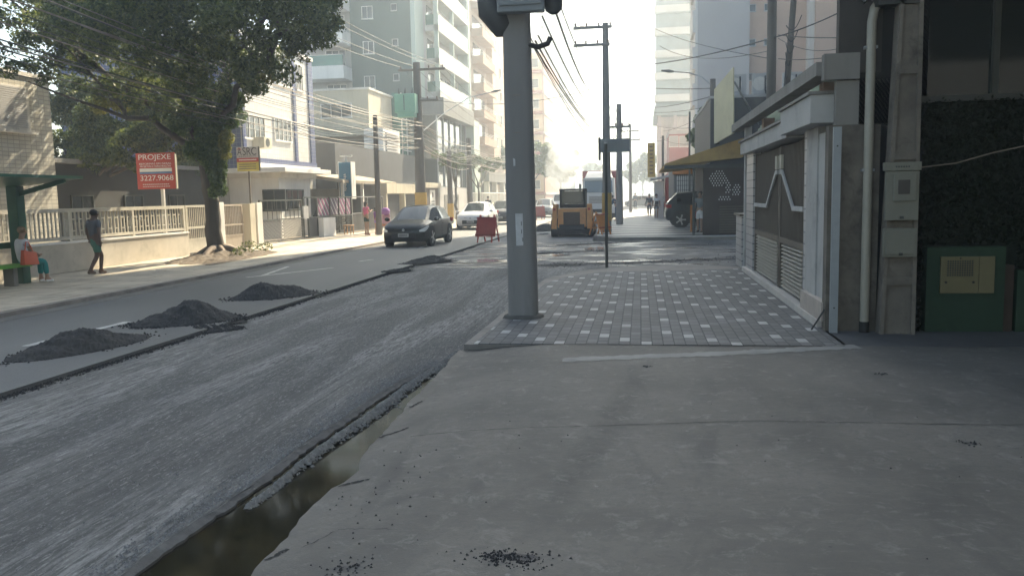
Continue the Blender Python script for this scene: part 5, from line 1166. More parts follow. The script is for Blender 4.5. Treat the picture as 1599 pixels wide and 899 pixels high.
    for sg in (0, 1): part(root, 'side_window', sub([f for f in glf if (V[f[0]][1] > 0) == bool(sg)]), CG, smooth=30)
    if rwf: part(root, 'rear_window', sub(rwf), CG, smooth=30)
    xf, xr = h-.78, -h+.72; w0 = W/2
    for x in (xf, xr):
        for s in (-1, 1):
            part(root, 'wheel_arch', MB().disc((x, s*(w0-.02), wr+.02), (0, 1, 0), wr+.06, .05, 28), BLK); wheel(root, x, s*(w0-.08), wr, .2, s)
    # front
    part(root, 'grille', MB().box(h-.06, h+.012, -.46, .46, zb+.10, zb+.30), BLK, bevel=.01); part(root, 'upper_grille', MB().box(h-.10, h-.005, -.34, .34, .60 if not suv else .72, .665 if not suv else .85), DMETAL, bevel=.01)
    part(root, 'badge', MB().disc((h+.0, 0, .63 if not suv else .8), (1, 0, 0), .05, .03, 14), METAL)
    for s in (-1, 1):
        yy = s*(w0-.26)
        hl = MB(); cols = [(0, 1, .15), (0, 1, .6), (0, 1, 1.), (1, 2, .35), (1, 2, .7), (1, 2, 1.1)]
        for ci, (ra, rb_, tt) in enumerate(cols):
            lo = Vector(rings[ra][2]).lerp(Vector(rings[rb_][2]), tt); hi = Vector(rings[ra][3]).lerp(Vector(rings[rb_][3]), tt); sl = (.55, .42, .36, .40, .52, .72)[ci]
            for q_ in (sl, .99):
                v_ = lo.lerp(hi, q_); nrm = Vector((.8, .5, .15) if ci < 3 else (.3, .95, .1)).normalized(); v_ = v_+nrm*.014; hl.v.append((v_.x, s*v_.y, v_.z))
        hl.f = [(2*k, 2*k+1, 2*k+3, 2*k+2) for k in range(len(cols)-1)]
        part(root, 'headlight', hl, LAMPG); part(root, 'fog_lamp', MB().disc((h-.10, s*(w0-.20), zb+.2), (1, 0, 0), .05, .06, 12), LAMPG)
        part(root, 'mirror', MB().ell((st[3][0]-.12, s*(w0+.09), belt+.08), (.07, .11, .075), 12, 8), paint, smooth=60)
        part(root, 'tail_light', MB().box(-h+.02, -h+.28, s*(w0-.13), s*(w0-.015), belt-.10, belt+.06), mat('tail lamp', (.45, .02, .02), .25), bevel=.01)
        part(root, 'door_handle', MB().box(-.42, -.24, s*(w0+.003), s*(w0+.03), belt-.12, belt-.09), paint)
        part(root, 'door_seam', MB().box(-.16, -.148, s*(w0-.0), s*(w0+.004), zb+.12, belt-.02).box(h-1.15, h-1.138, s*(w0-.0), s*(w0+.004), zb+.2, belt-.06), BLK)
    if plate:
        p_ = part(root, 'number_plate', MB().box(h+.013, h+.025, -.2, .2, zb+.16, zb+.29), LGREY); part(root, 'plate_marks', MB().box(h+.026, h+.028, -.15, .15, zb+.195, zb+.25), MGREY, of=p_)
        part(root, 'rear_plate', MB().box(-h-.012, -h+.02, -.2, .2, .62, .74), LGREY)
    part(root, 'steering_wheel', MB().ell((h-1.75, .35, belt+.02), (.05, .17, .12), 10, 6), BLK)
    part(root, 'underbody', MB().box(-h+.3, h-.3, -w0+.2, w0-.2, zb-.04, zb+.04), BLK)
    return root
HB = math.atan2(-1, .10)
zc_ = -.075
g = G(640, 385, zc_); car('parked_car', 'black hatchback driving toward the camera in the left lane', 'car', (-8.45, 31.3, zc_), R(-90)-.03, carpaint('black paint', (.006, .008, .010)), group='cars in the left lane')
car('parked_car', 'white hatchback stopped behind the black hatchback', 'car', (-9.1, 46.4, zc_), R(-90)-.01, carpaint('white car paint', (.60, .60, .60), 0), group='cars in the left lane', Hh=1.46)
car('parked_car', 'dark blue grey car partly hidden by the big concrete pole', 'car', (-8.8, 54, zc_), R(-90), carpaint('dark blue paint', (.03, .04, .055)), group='cars in the left lane', W=1.78)
car('parked_car', 'small silver car showing just right of the big concrete pole', 'car', (-7.9, 69.5, zc_), R(-90), carpaint('silver paint', (.40, .39, .36)), group='cars in the left lane')
car('van', 'white van driving behind the silver car', 'van', (-8.3, 88, zc_), R(-90), carpaint('white van paint', (.55, .56, .58), 0), L=4.4, W=1.8, Hh=1.85, hood=1.05, van=True)
car('parked_car', 'grey car far back right of the white van', 'car', (-6.7, 104, zc_), R(-90), carpaint('grey paint', (.2, .2, .2)), group='cars in the left lane')
car('parked_car', 'hazy silver car crossing at the far end of street', 'car', (-.0, 112, zc_), R(160), carpaint('silver paint far', (.35, .37, .4)))
car('suv', 'dark suv parked nose in beside the restaurant', 'suv', (3.5, 42.6, 0), R(0)+.02, carpaint('dark teal paint', (.02, .028, .034)), L=4.6, W=1.9, Hh=1.72, hood=1.05, suv=True)
for i, (x, y) in enumerate(((-17.0, 43.6),)): car('parked_car', 'dark car behind the grey mesh gate', 'car', (x, y, 0), R(-60), carpaint('black car behind', (.02, .02, .025)))
# skid steer loader, rear toward the camera
t = thing('skid_steer_loader', 'orange skid steer loader seen from behind in the roadworks', 'loader', (-2.95, 37.2, RZ)); OR = mat('loader orange', (.60, .27, .085), .5, .15, 2, .35)
part(t, 'chassis', MB().box(-.55, .55, -1.0, 1.3, .25, .55), DGREY); part(t, 'engine_hood', MB().hexa([(-.62, -1.0, .42), (.62, -1.0, .42), (.62, .3, .42), (-.62, .3, .42), (-.60, -.92, 1.22), (.60, -.92, 1.22), (.60, .3, 1.25), (-.60, .3, 1.25)]), OR, bevel=.02)
for s in (-1, 1): part(t, 'lift_tower', MB().hexa([(s*.66, -.98, .35), (s*.90, -.98, .35), (s*.90, .4, .35), (s*.66, .4, .35), (s*.66, -.90, 1.42), (s*.82, -.90, 1.42), (s*.82, .1, 1.42), (s*.66, .1, 1.42)]), OR, bevel=.015); part(t, 'lift_arm', MB().beam((s*.78, -.7, 1.30), (s*.78, 1.6, .6), .14, .18), OR)
gr_p = part(t, 'rear_grille', MB().box(-.36, .36, -1.05, -.985, .52, 1.08), mat('brown grille', (.12, .07, .04), .7), bevel=.01); s_ = MB()
for k in range(11): s_.box(-.33, .33, -1.06, -1.051, .55+k*.047, .57+k*.047)
part(t, 'grille_slats', s_, BROWN, of=gr_p); part(t, 'rear_bumper', MB().box(-.9, .9, -1.12, -.99, .12, .32), BLK, bevel=.02)
cb = MB()
for sx in (-.5, .5):
    for sy in (-.55, .75): cb.box(sx-.05, sx+.05, sy-.05, sy+.05, 1.25, 2.0)
cb.box(-.56, .56, -.6, .8, 2.0, 2.08).box(-.50, .50, -.59, -.55, 1.25, 1.42); part(t, 'cab_frame', cb, BLK)
part(t, 'cab_window', MB().box(-.45, .45, -.57, -.56, 1.43, 1.98), GLASS); part(t, 'side_guard', MB().box(-.56, -.545, -.5, .7, 1.3, 1.98).box(.545, .56, -.5, .7, 1.3, 1.98), DMETAL); part(t, 'seat', MB().box(-.22, .22, -.1, .3, 1.2, 1.75), mat('cream seat', (.45, .40, .33)), bevel=.03)
for sx in (-1, 1):
    for y in (-.55, .75):
        w_ = part(t, 'wheel', MB().disc((sx*.79, y, .40), (1, 0, 0), .40, .27, 24), BLK, smooth=40); part(t, 'rim', MB().disc((sx*.93, y, .40), (1, 0, 0), .2, .02, 16), OR, of=w_)
part(t, 'bucket', MB().hexa([(-.92, 1.6, .05), (.92, 1.6, .05), (.92, 2.2, .05), (-.92, 2.2, .05), (-.92, 1.6, .65), (.92, 1.6, .65), (.92, 1.75, .68), (-.92, 1.75, .68)]), DMETAL)
for s in (-1, 1): part(t, 'tail_light', MB().box(s*.70, s*.80, -.995, -.97, 1.15, 1.25), RED)
# truck
t = thing('truck', 'white cab truck with red cargo box facing the camera behind the loader', 'truck', (-3.0, 61, RZ)); WC = mat('truck white', (.52, .54, .55), .4, .1, 1, .15)
part(t, 'cargo_box', MB().box(-1.28, 1.28, 1.9, 8.5, 1.1, 3.55), mat('truck red', (.30, .03, .04), .5, .15, 1, .2)); part(t, 'cab', MB().hexa([(-1.18, -.1, .75), (1.18, -.1, .75), (1.2, 1.8, .75), (-1.2, 1.8, .75), (-1.1, .15, 3.0), (1.1, .15, 3.0), (1.15, 1.8, 3.0), (-1.15, 1.8, 3.0)]), WC, bevel=.05, smooth=40)
part(t, 'sun_visor', MB().box(-1.0, 1.0, -.12, .2, 2.86, 3.0), WC); part(t, 'roof_deflector', MB().hexa([(-1.0, .1, 3.0), (1.0, .1, 3.0), (1.0, 1.7, 3.0), (-1.0, 1.7, 3.0), (-.85, .7, 3.4), (.85, .7, 3.4), (.85, 1.7, 3.5), (-.85, 1.7, 3.5)]), WC, bevel=.04)
part(t, 'windscreen', MB().hexa([(-1.02, -.04, 1.95), (1.02, -.04, 1.95), (1.02, .04, 1.95), (-1.02, .04, 1.95), (-.98, .08, 2.8), (.98, .08, 2.8), (.98, .16, 2.8), (-.98, .16, 2.8)]), glass('truck glass', (.06, .12, .17), .1)); part(t, 'grille', MB().box(-.7, .7, -.13, -.08, 1.15, 1.7), LGREY)
gs = MB()
for k in range(5): gs.box(-.66, .66, -.15, -.131, 1.2+k*.1, 1.24+k*.1)
part(t, 'grille_slats', gs, MGREY); part(t, 'bumper', MB().box(-1.2, 1.2, -.25, 0, .45, .85), WC, bevel=.03); part(t, 'lower_grille', MB().box(-.55, .55, -.27, -.251, .5, .75), BLK)
for s in (-1, 1):
    part(t, 'headlight', MB().box(s*.78, s*1.08, -.18, -.09, .92, 1.1), LAMPG, bevel=.01); part(t, 'mirror', MB().box(s*1.24, s*1.42, .1, .2, 1.9, 2.6), BLK, bevel=.02)
    for y in (.9, 5.8, 7.2):
        w_ = part(t, 'wheel', MB().disc((s*1.05, y, .5), (1, 0, 0), .5, .3, 24), BLK, smooth=40); part(t, 'rim', MB().disc((s*1.21, y, .5), (1, 0, 0), .25, .02, 16), METAL, of=w_)
part(t, 'chassis', MB().box(-.9, .9, .3, 8.4, .6, 1.1), BLK)
# ------------------------------------------------------------ barriers
def barrier(label, px, py, rz, m=RED, s=1., z=-.075):
    g = G(px, py, z); t = thing('road_barrier', label, 'barrier', (g.x, g.y, z), rz, 'red board barriers of the roadworks')
    part(t, 'board', MB().hexa([(-.43*s, -.25, .22), (.43*s, -.25, .22), (.43*s, -.22, .22), (-.43*s, -.22, .22), (-.40*s, -.06, .98*s), (.40*s, -.06, .98*s), (.40*s, -.03, .98*s), (-.40*s, -.03, .98*s)]), m)
    for x in (-.3, .3):
        part(t, 'leg', MB().beam((x*s, -.33, 0), (x*s, 0, 1.06*s), .045), m); part(t, 'leg', MB().beam((x*s, .4, 0), (x*s, .02, 1.06*s), .045), m)
    part(t, 'brace', MB().beam((-.38*s, .3, .28), (.38*s, .3, .28), .04), m); part(t, 'frame_rail', MB().beam((-.42*s, -.275, .3), (.42*s, -.275, .3), .03, .05).beam((-.42*s, -.09, .95*s), (.42*s, -.09, .95*s), .03, .05), mat('dark red paint', (.30, .03, .02))); return t
barrier('red board barrier standing alone in the road before the white hatchback', 762, 378, -.25)
barrier('small red barrier right of the concrete pole by the silver car', 842, 343, .4)
barrier('orange and white barrier right behind the loader', 938, 366, .9, ORANGE, .9, z=0)
for px, py, lb in ((930, 366, 'orange and white barrier right of the loader beside kerb'), (1058, 352, '')):
    if lb:
        g = G(px, py, -.1); t = thing('trestle', 'white and orange trestle leaning by the loader wheel', 'trestle', (g.x+.1, g.y-.6, -.1))
        part(t, 'leg', MB().beam((-.35, 0, 0), (0, .1, .95), .06), WHITE); part(t, 'leg', MB().beam((.35, 0, 0), (0, .1, .95), .06), ORANGE); part(t, 'rail', MB().beam((-.3, .02, .55), (.3, .02, .55), .05, .1), ORANGE)
g = G(1080, 362); one('orange_post', MB().tube([(g.x-.02, g.y, 0), (g.x-.02, g.y, 1.15)], .05, 8), ORANGE, 'short orange post beside the man in white shorts', 'bollard')

# ------------------------------------------------------------ POLES
# big foreground pole
bp = thing('utility_pole', 'thick grey concrete utility pole in the foreground sidewalk', 'utility pole', (-1.64, 11.55, 0))
sh = MB(); n = 20
for z, wx, wy in ((0, .205, .2), (2, .196, .19), (4.2, .183, .175), (9, .13, .13)):
    for k in range(n):
        a = math.tau*(k+.5)/n; c_, s_ = math.cos(a), math.sin(a); e = .5
        sh.v.append((.006*z+wx*abs(c_)**e*(1 if c_ > 0 else -1)-.01*z, wy*abs(s_)**e*(1 if s_ > 0 else -1), z))
for i in range(3):
    for k in range(n): a = i*n+k; b_ = i*n+(k+1) % n; sh.f.append((a, b_, b_+n, a+n))
sh.f.append(tuple(range(3*n, 4*n)))
part(bp, 'shaft', sh, POLE, smooth=50)
rg = MB()
for k in range(20):
    a = math.tau*k/20
for z in (2.55, 3.05): rg.tube([(.0+.188*math.cos(a)*1.02-.004*z, .182*math.sin(a)*1.02, z+.004*math.sin(a*3)) for a in [math.tau*k/24 for k in range(25)]], .006, 5)
part(bp, 'steel_strap', rg, CABLEL)
pp = MB()   # torn paper poster wrapped on the shaft
V_ = []; n_ = 14
for j in range(9):
    for i in range(n_):
        a = R(232)+R(52)*i/(n_-1); z = 1.02+.055*j; V_.append((.2015*math.cos(a)*1.0-.006, -.001+.1985*math.sin(a), z))
pp.v = V_
for j in range(8):
    for i in range(n_-1):
        e = min(i, n_-2-i); 
        if (e < 2 and random.random() < .4) or (j < 3 and i < 5) : continue
        a = j*n_+i; pp.f.append((a, a+1, a+n_+1, a+n_))
part(bp, 'torn_poster', pp, mat('weathered paper', (.5, .5, .5), .8, .2, 8))
part(bp, 'conduit', MB().tube([(.155, -.10, 2.3), (.155, -.10, 3.4), (.15, -.1, 4.2)], .012, 6), BLK)
part(bp, 'collar', MB().tube([(0, 0, -.01), (0, 0, .035), (0, 0, .05)], [.30, .27, .21], 18), mat('patched mortar', (.10, .095, .085), .95, .4, 6, .5, .5))
for z_, a0, a1, z1_ in ((1.75, 215, 238, 1.92), (1.35, 285, 300, 1.6), (2.1, 250, 262, 2.2)):
    q_ = MB()
    for i in range(5):
        a = R(a0+(a1-a0)*i/4); q_.v += [(.199*math.cos(a)*1.0-.018, .196*math.sin(a), z_+random.uniform(-.02, .02)), (.199*math.cos(a)-.018, .196*math.sin(a), z1_+random.uniform(-.02, .02))]
    q_.f = [(2*i, 2*i+2, 2*i+3, 2*i+1) for i in range(4)]; part(bp, 'poster_scrap', q_, mat('weathered paper', ()))
# gear on the pole
t = thing('splice_closure', 'black drum shaped cable closure on left of the big pole top', 'cable closure', (-1.93, 11.5, 4.0)); part(t, 'drum', MB().tube([(-.10, 0, .55), (-.05, 0, .2), (.12, 0, -.05), (.16, 0, -.1)], [.17, .2, .16, .07], 14), mat('dark grey plastic', (.05, .055, .06), .5), smooth=50); part(t, 'clamp', MB().box(.1, .3, -.03, .03, .2, .26), METAL)
t = thing('equipment_cabinet', 'grey cabinet strapped across the big pole top', 'cabinet', (-1.56, 11.3, 3.98)); part(t, 'body', MB().box(-.30, .32, -.16, .0, .12, 1.0), mat('cabinet grey', (.16, .18, .19), .5, .12, 3, .2), bevel=.02); part(t, 'lid', MB().box(-.27, .29, -.18, -.161, .2, .9), mat('cabinet grey', ()), bevel=.01)
t = thing('splice_closure', 'black hanging closure on right side of the big pole', 'cable closure', (-1.16, 11.5, 4.12)); part(t, 'drum', MB().tube([(-.05, 0, .6), (0, 0, .2), (.02, 0, .05), (.02, 0, 0)], [.13, .14, .11, .05], 14), mat('dark grey plastic', ()), smooth=50); part(t, 'bracket', MB().box(-.35, -.1, -.03, .03, .4, .45), METAL)
one('cable_bracket', MB().tube([(-1.47, 11.45, 3.72), (-1.35, 11.4, 3.68), (-1.22, 11.4, 3.72), (-1.18, 11.4, 3.8)], .035, 8), BLK, 'black cable clamp jutting right below the pole cabinet', 'bracket', smooth=40)
def pole(name, label, x, y, h, r0, r1, m, lean=(0, 0), arms=(), group=None, band=None, ins=True):
    t = thing(name, label, 'utility pole', (x, y, 0), 0, group)
    part(t, 'shaft', MB().tube([(0, 0, 0), (lean[0]*.5, lean[1]*.5, h/2), (lean[0], lean[1], h)], [r0, (r0+r1)/2, r1], 12), m, smooth=50)
    for (z, L_, off) in arms:
        part(t, 'crossarm', MB().box(-L_/2+off, L_/2+off, -.16, -.06, z, z+.12), m); im = MB()
        for k in (-1, -.35, .35, 1):
            xx = off+k*L_*.45; im.tube([(xx, -.11, z+.12), (xx, -.11, z+.2), (xx, -.11, z+.27)], [.03, .05, .025], 8)
        if ins: part(t, 'insulators', im, mat('brown porcelain', (.10, .05, .03), .3))
    if band: part(t, 'yellow_band', MB().tube([(0, 0, band[0]), (0, 0, band[1])], r0+.012, 12), YEL, smooth=50)
    return t
p2 = pole('utility_pole', 'tall slim pole with crossarms standing in the glare beyond the loader', -1.5, 38, 9.2, .21, .13, POLE, arms=((8.95, 1.7, -.55), (8.2, 1.6, -.6)), band=(.5, 1.75))
box = thing('transformer', 'blue grey transformer box hung between the two slim poles', 'transformer', (-1.12, 37.7, 3.5)); part(box, 'tank', MB().box(-.62, .66, -.25, .3, .05, .62), mat('transformer grey', (.12, .15, .17), .5, .15, 2, .2), bevel=.02); part(box, 'bracket', MB().box(-.72, -.62, -.2, .2, -.3, .7), DMETAL)
fn = MB()
for k in range(9): fn.box(-.55+k*.13, -.52+k*.13, -.29, -.251, .1, .56)
part(box, 'cooling_fins', fn, mat('transformer grey', ()))
pole('utility_pole', 'second slim pole right behind the transformer box pole', -1.15, 47.0, 6.6, .2, .14, POLE, arms=((5.3, 1.2, 0),))
pole('utility_pole', 'distant slim pole right of the paired slim poles', -.9, 78, 8, .16, .1, POLE, arms=((6.5, 1.8, 0), (7.3, 1.6, 0)))
t = thing('sign_post', 'thin dark metal post standing at the near corner of side street', 'post', (-.82, 20.4, 0)); part(t, 'post', MB().tube([(0, 0, -.1), (0, 0, 2.9)], .037, 10), DMETAL, smooth=50); part(t, 'cap', MB().tube([(0, 0, 2.9), (0, 0, 2.95)], .045, 10), METAL)
tp = pole('utility_pole', 'left side weathered pole carrying the green transformer', -12.0, 45, 9.0, .33, .2, WOODP, arms=((8.55, 2.6, .3), (6.9, 1.8, .3)), band=(.9, 2.0))
t = thing('transformer', 'pale green transformer tank on the left weathered pole', 'transformer', (-12.55, 44.5, 6.0)); GTm = mat('pale green metal', (.20, .42, .32), .5, .12, 2, .2)
part(t, 'tank', MB().box(-.52, .62, -.35, .3, .28, 1.28), GTm, bevel=.03); part(t, 'lower_tank', MB().box(-.38, .55, -.3, .25, .05, .278), GTm); part(t, 'seam', MB().box(.0, .04, -.37, -.351, .4, 1.2), DMETAL)
bu = MB()
for x in (-.35, 0, .4): bu.tube([(x, 0, 1.28), (x, 0, 1.45), (x+.02, 0, 1.62)], [.06, .04, .02], 8)
part(t, 'bushing', bu, DGREY)
pole('utility_pole', 'dark slim pole between the carport and the weathered pole', -12.3, 38.3, 5.6, .15, .11, WOODP)
pole('utility_pole', 'short weathered pole left of the beige tower lobby', -12.4, 54.0, 4.7, .2, .15, WOODP, band=(.3, 1.3))
pole('utility_pole', 'weathered pole among cables in front of the beige tower', -12.2, 59.5, 5.9, .22, .17, WOODP)
pole('utility_pole', 'farther weathered pole near tall trees on left', -12, 84, 7.4, .2, .15, WOODP, arms=((6.6, 2.2, 0),))
pole('utility_pole', 'leftmost off street pole carrying the cables over the bus shelter', -11.8, 3.5, 8.5, .25, .18, WOODP)
pole('utility_pole', 'thick dark pole rising behind the gate front', 4.42, 30, 9.5, .17, .15, WOODP)
pole('utility_pole', 'leaning darker pole just right of the thick dark pole', 4.72, 30.6, 9.0, .12, .1, WOODP, lean=(.55, 0))
pole('utility_pole', 'dark pole beside the cream billboard', PY(1113, 160, 42).x, 42, 7.1, .15, .13, WOODP)
pole('utility_pole', 'slim distant pole beyond the ochre vertical sign', PY(1035, 240, 74).x, 74, 6.6, .13, .1, DGREY)
pole('utility_pole', 'thin dark pole rising past the parked suv', PY(1079, 240, 46).x-.05, 46.5, 6.0, .05, .05, DMETAL)
# street lamps
def lamp(label, bx, by, z0, pts, m=METAL):
    t = thing('street_lamp', label, 'street lamp', (bx, by, z0)); part(t, 'arm', MB().tube(pts, .03, 8), m, smooth=50); e = Vector(pts[-1]); d = (e-Vector(pts[-2])).normalized()
    part(t, 'head', MB().tube([e-d*.05, e+d*.2, e+d*.55], [.04, .08, .04], 10), MGREY, smooth=50); return t
a = PY(1113, 135, 42); lamp('curved arm street lamp reaching left from the billboard pole', a.x, 42, a.z, [(0, 0, 0), (-.5, 0, .45), (-1.1, 0, .68), (-1.9, 0, .78)])
lamp('long arm street lamp over the left cables', -12.0, 45.2, 5.2, [(0, 0, 0), (.8, 2.5, 1.3), (1.9, 4.5, 2.4), (3.2, 5.2, 2.75)])
# ------------------------------------------------------------ CABLES
def cable(p, q, sag, r=.014, m=CABLE, label=None, group=None, n=22):
    p = Vector(p); q = Vector(q); pts = []
    for i in range(n+1): t_ = i/n; v = p.lerp(q, t_); v.z -= sag*4*t_*(1-t_); pts.append(v)
    return one('cable', MB().tube(pts, r*.82, 5), m, label, 'cable', group, smooth=60)
LBL = 'overhead cable in the tangle running pole to pole above the left sidewalk'
GRP = 'cables along the left sidewalk'
for k in range(15):
    z0 = 4.6+.13*k+random.uniform(-.08, .08); z1 = 4.4+.11*k+random.uniform(-.2, .2); x0 = -11.6-random.uniform(0, .6)
    cable((x0, 3.5, z0+.35), (-11.75-random.uniform(0, .5), 45, z1), random.uniform(.4, .9), random.choice((.012, .014, .02)), random.choice((CABLE, CABLE, CABLEL)), LBL, GRP, 30)
for k in range(14):
    z1 = 4.3+.12*k+random.uniform(-.2, .2); cable((-11.9+random.uniform(-.3, .3), 45, z1), (-12.0+random.uniform(-.3, .3), 59.5, 3.9+.11*k+random.uniform(-.2, .2)), random.uniform(.1, .55), random.choice((.014, .02)), random.choice((CABLE, CABLEL)), LBL, GRP)
    cable((-12.0+random.uniform(-.3, .3), 59.5, 3.9+.11*k), (-12.0+random.uniform(-.3, .3), 84, 4.2+.12*k+random.uniform(-.2, .2)), random.uniform(.2, .8), .018, random.choice((CABLE, CABLEL)), LBL, GRP)
for k in range(7):
    cable((-12.3, 38.3, 4.6+.14*k), (-12, 45, 4.5+.2*k), .2, .018, random.choice((CABLE, CABLEL)), LBL, GRP)
    cable((-12.3, 38.3, 4.3+.16*k), (-18, 41+.5*k, 5.4+.1*k), .3, .012, CABLE, 'service cable running from left poles to the white tiled building', 'service drops on the left')
for x in (-12.9, -12.1, -11.0, -10.6): cable((x, 45, 8.8), (x, 84, 7.0), .6, .013, CABLE, LBL, GRP); cable((x, 3.5, 9), (x, 45, 8.8), .8, .013, CABLE, LBL, GRP)
LB2 = 'black cable running from the big concrete pole toward the slim poles'; G2 = 'cables leaving the big concrete pole'
for k, (x, z, z2, r_) in enumerate(((-1.42, 3.72, 4.3, .022), (-1.40, 3.78, 4.6, .022), (-1.36, 3.85, 5.0, .018), (-1.45, 3.75, 4.0, .014), (-1.3, 4.1, 5.6, .02), (-1.2, 4.4, 6.3, .028), (-1.15, 4.5, 7, .014), (-1.5, 3.9, 4.9, .012))):
    cable((x, 11.5, z), (-1.7-.12*(k % 3), 38, z2), .25+.05*k, r_*.65, CABLE, LB2, G2, 30)
for k in range(5): cable((-1.5, 38, 5.2+.5*k), (-1.15, 78, 5.0+.5*k), .7, .016, CABLE, 'cable continuing from the slim poles toward the street end', 'cables past the slim poles')
LB3 = 'dark cable crossing above the side street between right hand poles'; G3 = 'cables over the side street'
for (pa, Ya, pb, Yb, sg, r_) in (((1022, 100), 46, (1205, 60), 30, .1, .03), ((1022, 45), 60, (1205, 92), 30, .2, .02), ((1205, 60), 30, (1345, 2), 26, .1, .025), ((1215, 55), 30, (1345, 58), 22, .05, .018), ((1215, 60), 30, (1345, 66), 22, .3, .012), ((1215, 92), 30, (1345, 80), 22, .1, .015), ((1022, 138), 60, (1113, 138), 42, .05, .028), ((1022, 168), 60, (1113, 150), 42, .1, .022), ((1022, 176), 60, (1113, 165), 42, .1, .018), ((1030, 72), 60, (1199, 80), 30, .5, .018), ((1022, 196), 74, (1079, 200), 46, .1, .02), ((1035, 205), 74, (1113, 172), 42, .2, .018), ((1030, 214), 74, (1079, 225), 46, .2, .02)):
    cable(PY(*pa, Ya), PY(*pb, Yb), sg, r_, CABLE, LB3, G3)
for k in range(8): cable((4.95, 30.4, 5.2+.3*k), (4.6+.12*k, 30.3, 4.1+.5*k), .3, .02, CABLE, 'drooping cable loop wound between the two dark poles behind the gate', 'loops on the dark poles', 10)
cable((-1.5, 38, 6.5), (-12, 45, 7.2), .6, .014, CABLE, 'single cable spanning the road from the slim pole to the left pole')

# ------------------------------------------------------------ TREES
def clumps(cs, n, shell=.75):
    """cs: list of (centre, radii) ; leaves lie in clumps near shells with gaps"""
    w = np.array([c[1][0]*c[1][1]*c[1][2] for c in cs])**.67; w /= w.sum()
    def f(_n):
        k = RNG.choice(len(cs), n, p=w); d = RNG.normal(size=(n, 3)); d /= np.linalg.norm(d, axis=1)[:, None]
        r = RNG.uniform(0, 1, n)**(1/3)*(1-shell)+shell*RNG.uniform(.35, 1.03, n)
        c = np.array([c[0] for c in cs])[k]; q = np.array([c[1] for c in cs])[k]; return c+d*q*r[:, None]
    return f
def limb(mb, a, b, r0, r1, wob=.15, n=6):
    a = Vector(a); b = Vector(b); pts = [a.lerp(b, i/n)+Vector((random.uniform(-wob, wob), random.uniform(-wob, wob), random.uniform(-wob, wob)*.5))*(1 if 0 < i < n else 0) for i in range(n+1)]
    mb.tube(pts, [r0+(r1-r0)*i/n for i in range(n+1)], 9); return pts
TB = G(345, 403); TX, TY = -12.9, 24.0
t = thing('street_tree', 'huge dark leafy tree with shaggy trunk on the left sidewalk', 'tree', (TX, TY, 0))
tr = MB(); limb(tr, (TX, TY, -.1), (TX-.2, TY, 2.4), .28, .19, .05, 8); limb(tr, (TX-.2, TY, 2.3), (TX-.45, TY, 4.3), .19, .17, .06)
for e in ((-16.5, 21.5, 6.6), (-13.8, 22, 8.2), (-10.6, 23.5, 7.6), (-11.6, 26.5, 7.5), (-15.5, 26, 7.5), (-15.6, 22.5, 4.9), (-9.6, 22.5, 6.4)):
    ps = limb(tr, (TX-.38, TY, random.uniform(3.1, 4.2)), e, .12, .05, .25, 8)
    for k in range(3): limb(tr, ps[5+k % 3], Vector(e)+Vector((random.uniform(-1.5, 1.5), random.uniform(-1.5, 1.5), random.uniform(.2, 1.5))), .06, .02, .15, 5)
part(t, 'trunk', tr, BARK, True, smooth=60)
cs = []
def crown_px(px, py, Y, r): p = PY(px, py, Y); cs.append(((p.x, p.y, p.z), (r*random.uniform(.9, 1.25), r*1.2, r*random.uniform(.7, .95))))
random.seed(31)
for (px, py, Y, r) in ((20, 40, 20, 1.1), (60, 70, 21, .9), (110, 30, 20, 1.2), (20, 85, 20, .7), (70, 110, 20.5, .55), (130, 80, 22, 1.0), (160, 20, 21, 1.4), (200, 90, 22, 1.1), (150, 130, 22, .8), (240, 40, 20, 1.4), (270, 110, 21, 1.1), (215, 150, 23, .9), (310, 30, 21, 1.4), (330, 100, 22, 1.1), (300, 150, 23, .8), (380, 40, 20, 1.3), (400, 95, 21, .9), (370, 140, 22, .75), (440, 30, 21, 1.1), (455, 80, 22, .6), (485, 40, 22, .9), (510, 45, 23, .55), (500, 10, 22, .8), (430, 60, 23, .9), (120, -60, 21, 1.8), (250, -80, 22, 2.0), (380, -70, 21, 1.9), (480, -40, 22, 1.2), (30, -40, 21, 1.4), (300, -150, 23, 2.0), (180, -140, 23, 1.6), (400, -140, 23, 1.6), (250, 170, 23, .5), (420, 110, 22.5, .45), (345, 165, 23.3, .6), (180, 60, 25, 1.4), (280, 60, 26, 1.6), (380, 80, 26, 1.3), (100, 20, 24, 1.4), (450, 10, 25, 1.4), (525, 30, 23, .4), (200, -10, 19, 1.2), (340, -20, 18.6, 1.2)):
    crown_px(px, py, Y, r)
# split each big lobe into ragged sub-clumps
sub = []
for c, r in cs:
    for k in range(9):
        d = Vector((random.gauss(0, 1), random.gauss(0, 1), random.gauss(0, 1))).normalized()*random.uniform(.35, .85)
        q = r[0]*random.uniform(.28, .45); sub.append(((c[0]+d.x*r[0], c[1]+d.y*r[1], c[2]+d.z*r[2]), (q, q, q*.75)))
leaves(0, clumps(sub, 105000, .6), .062, 'crown', LEAF, root=t, world_off=t.location)
ep = []
for (px, py, r) in ((300, 175, .42), (320, 200, .36), (345, 175, .36), (342, 205, .32), (333, 235, .32), (343, 255, .25), (340, 280, .28), (300, 235, .3), (362, 190, .22), (322, 215, .36), (340, 215, .34), (328, 190, .42), (333, 262, .28), (342, 268, .24), (322, 245, .3), (342, 245, .28), (345, 295, .22), (333, 300, .18), (280, 190, .4), (310, 150, .45), (362, 155, .4)): p = PY(px, py, 23.6); ep.append(((p.x, p.y, p.z), (r, r, r*1.1)))
leaves(0, clumps(ep, 17000, .5), .06, 'epiphyte_foliage', LEAFM, root=t, world_off=t.location)
ys_ = []
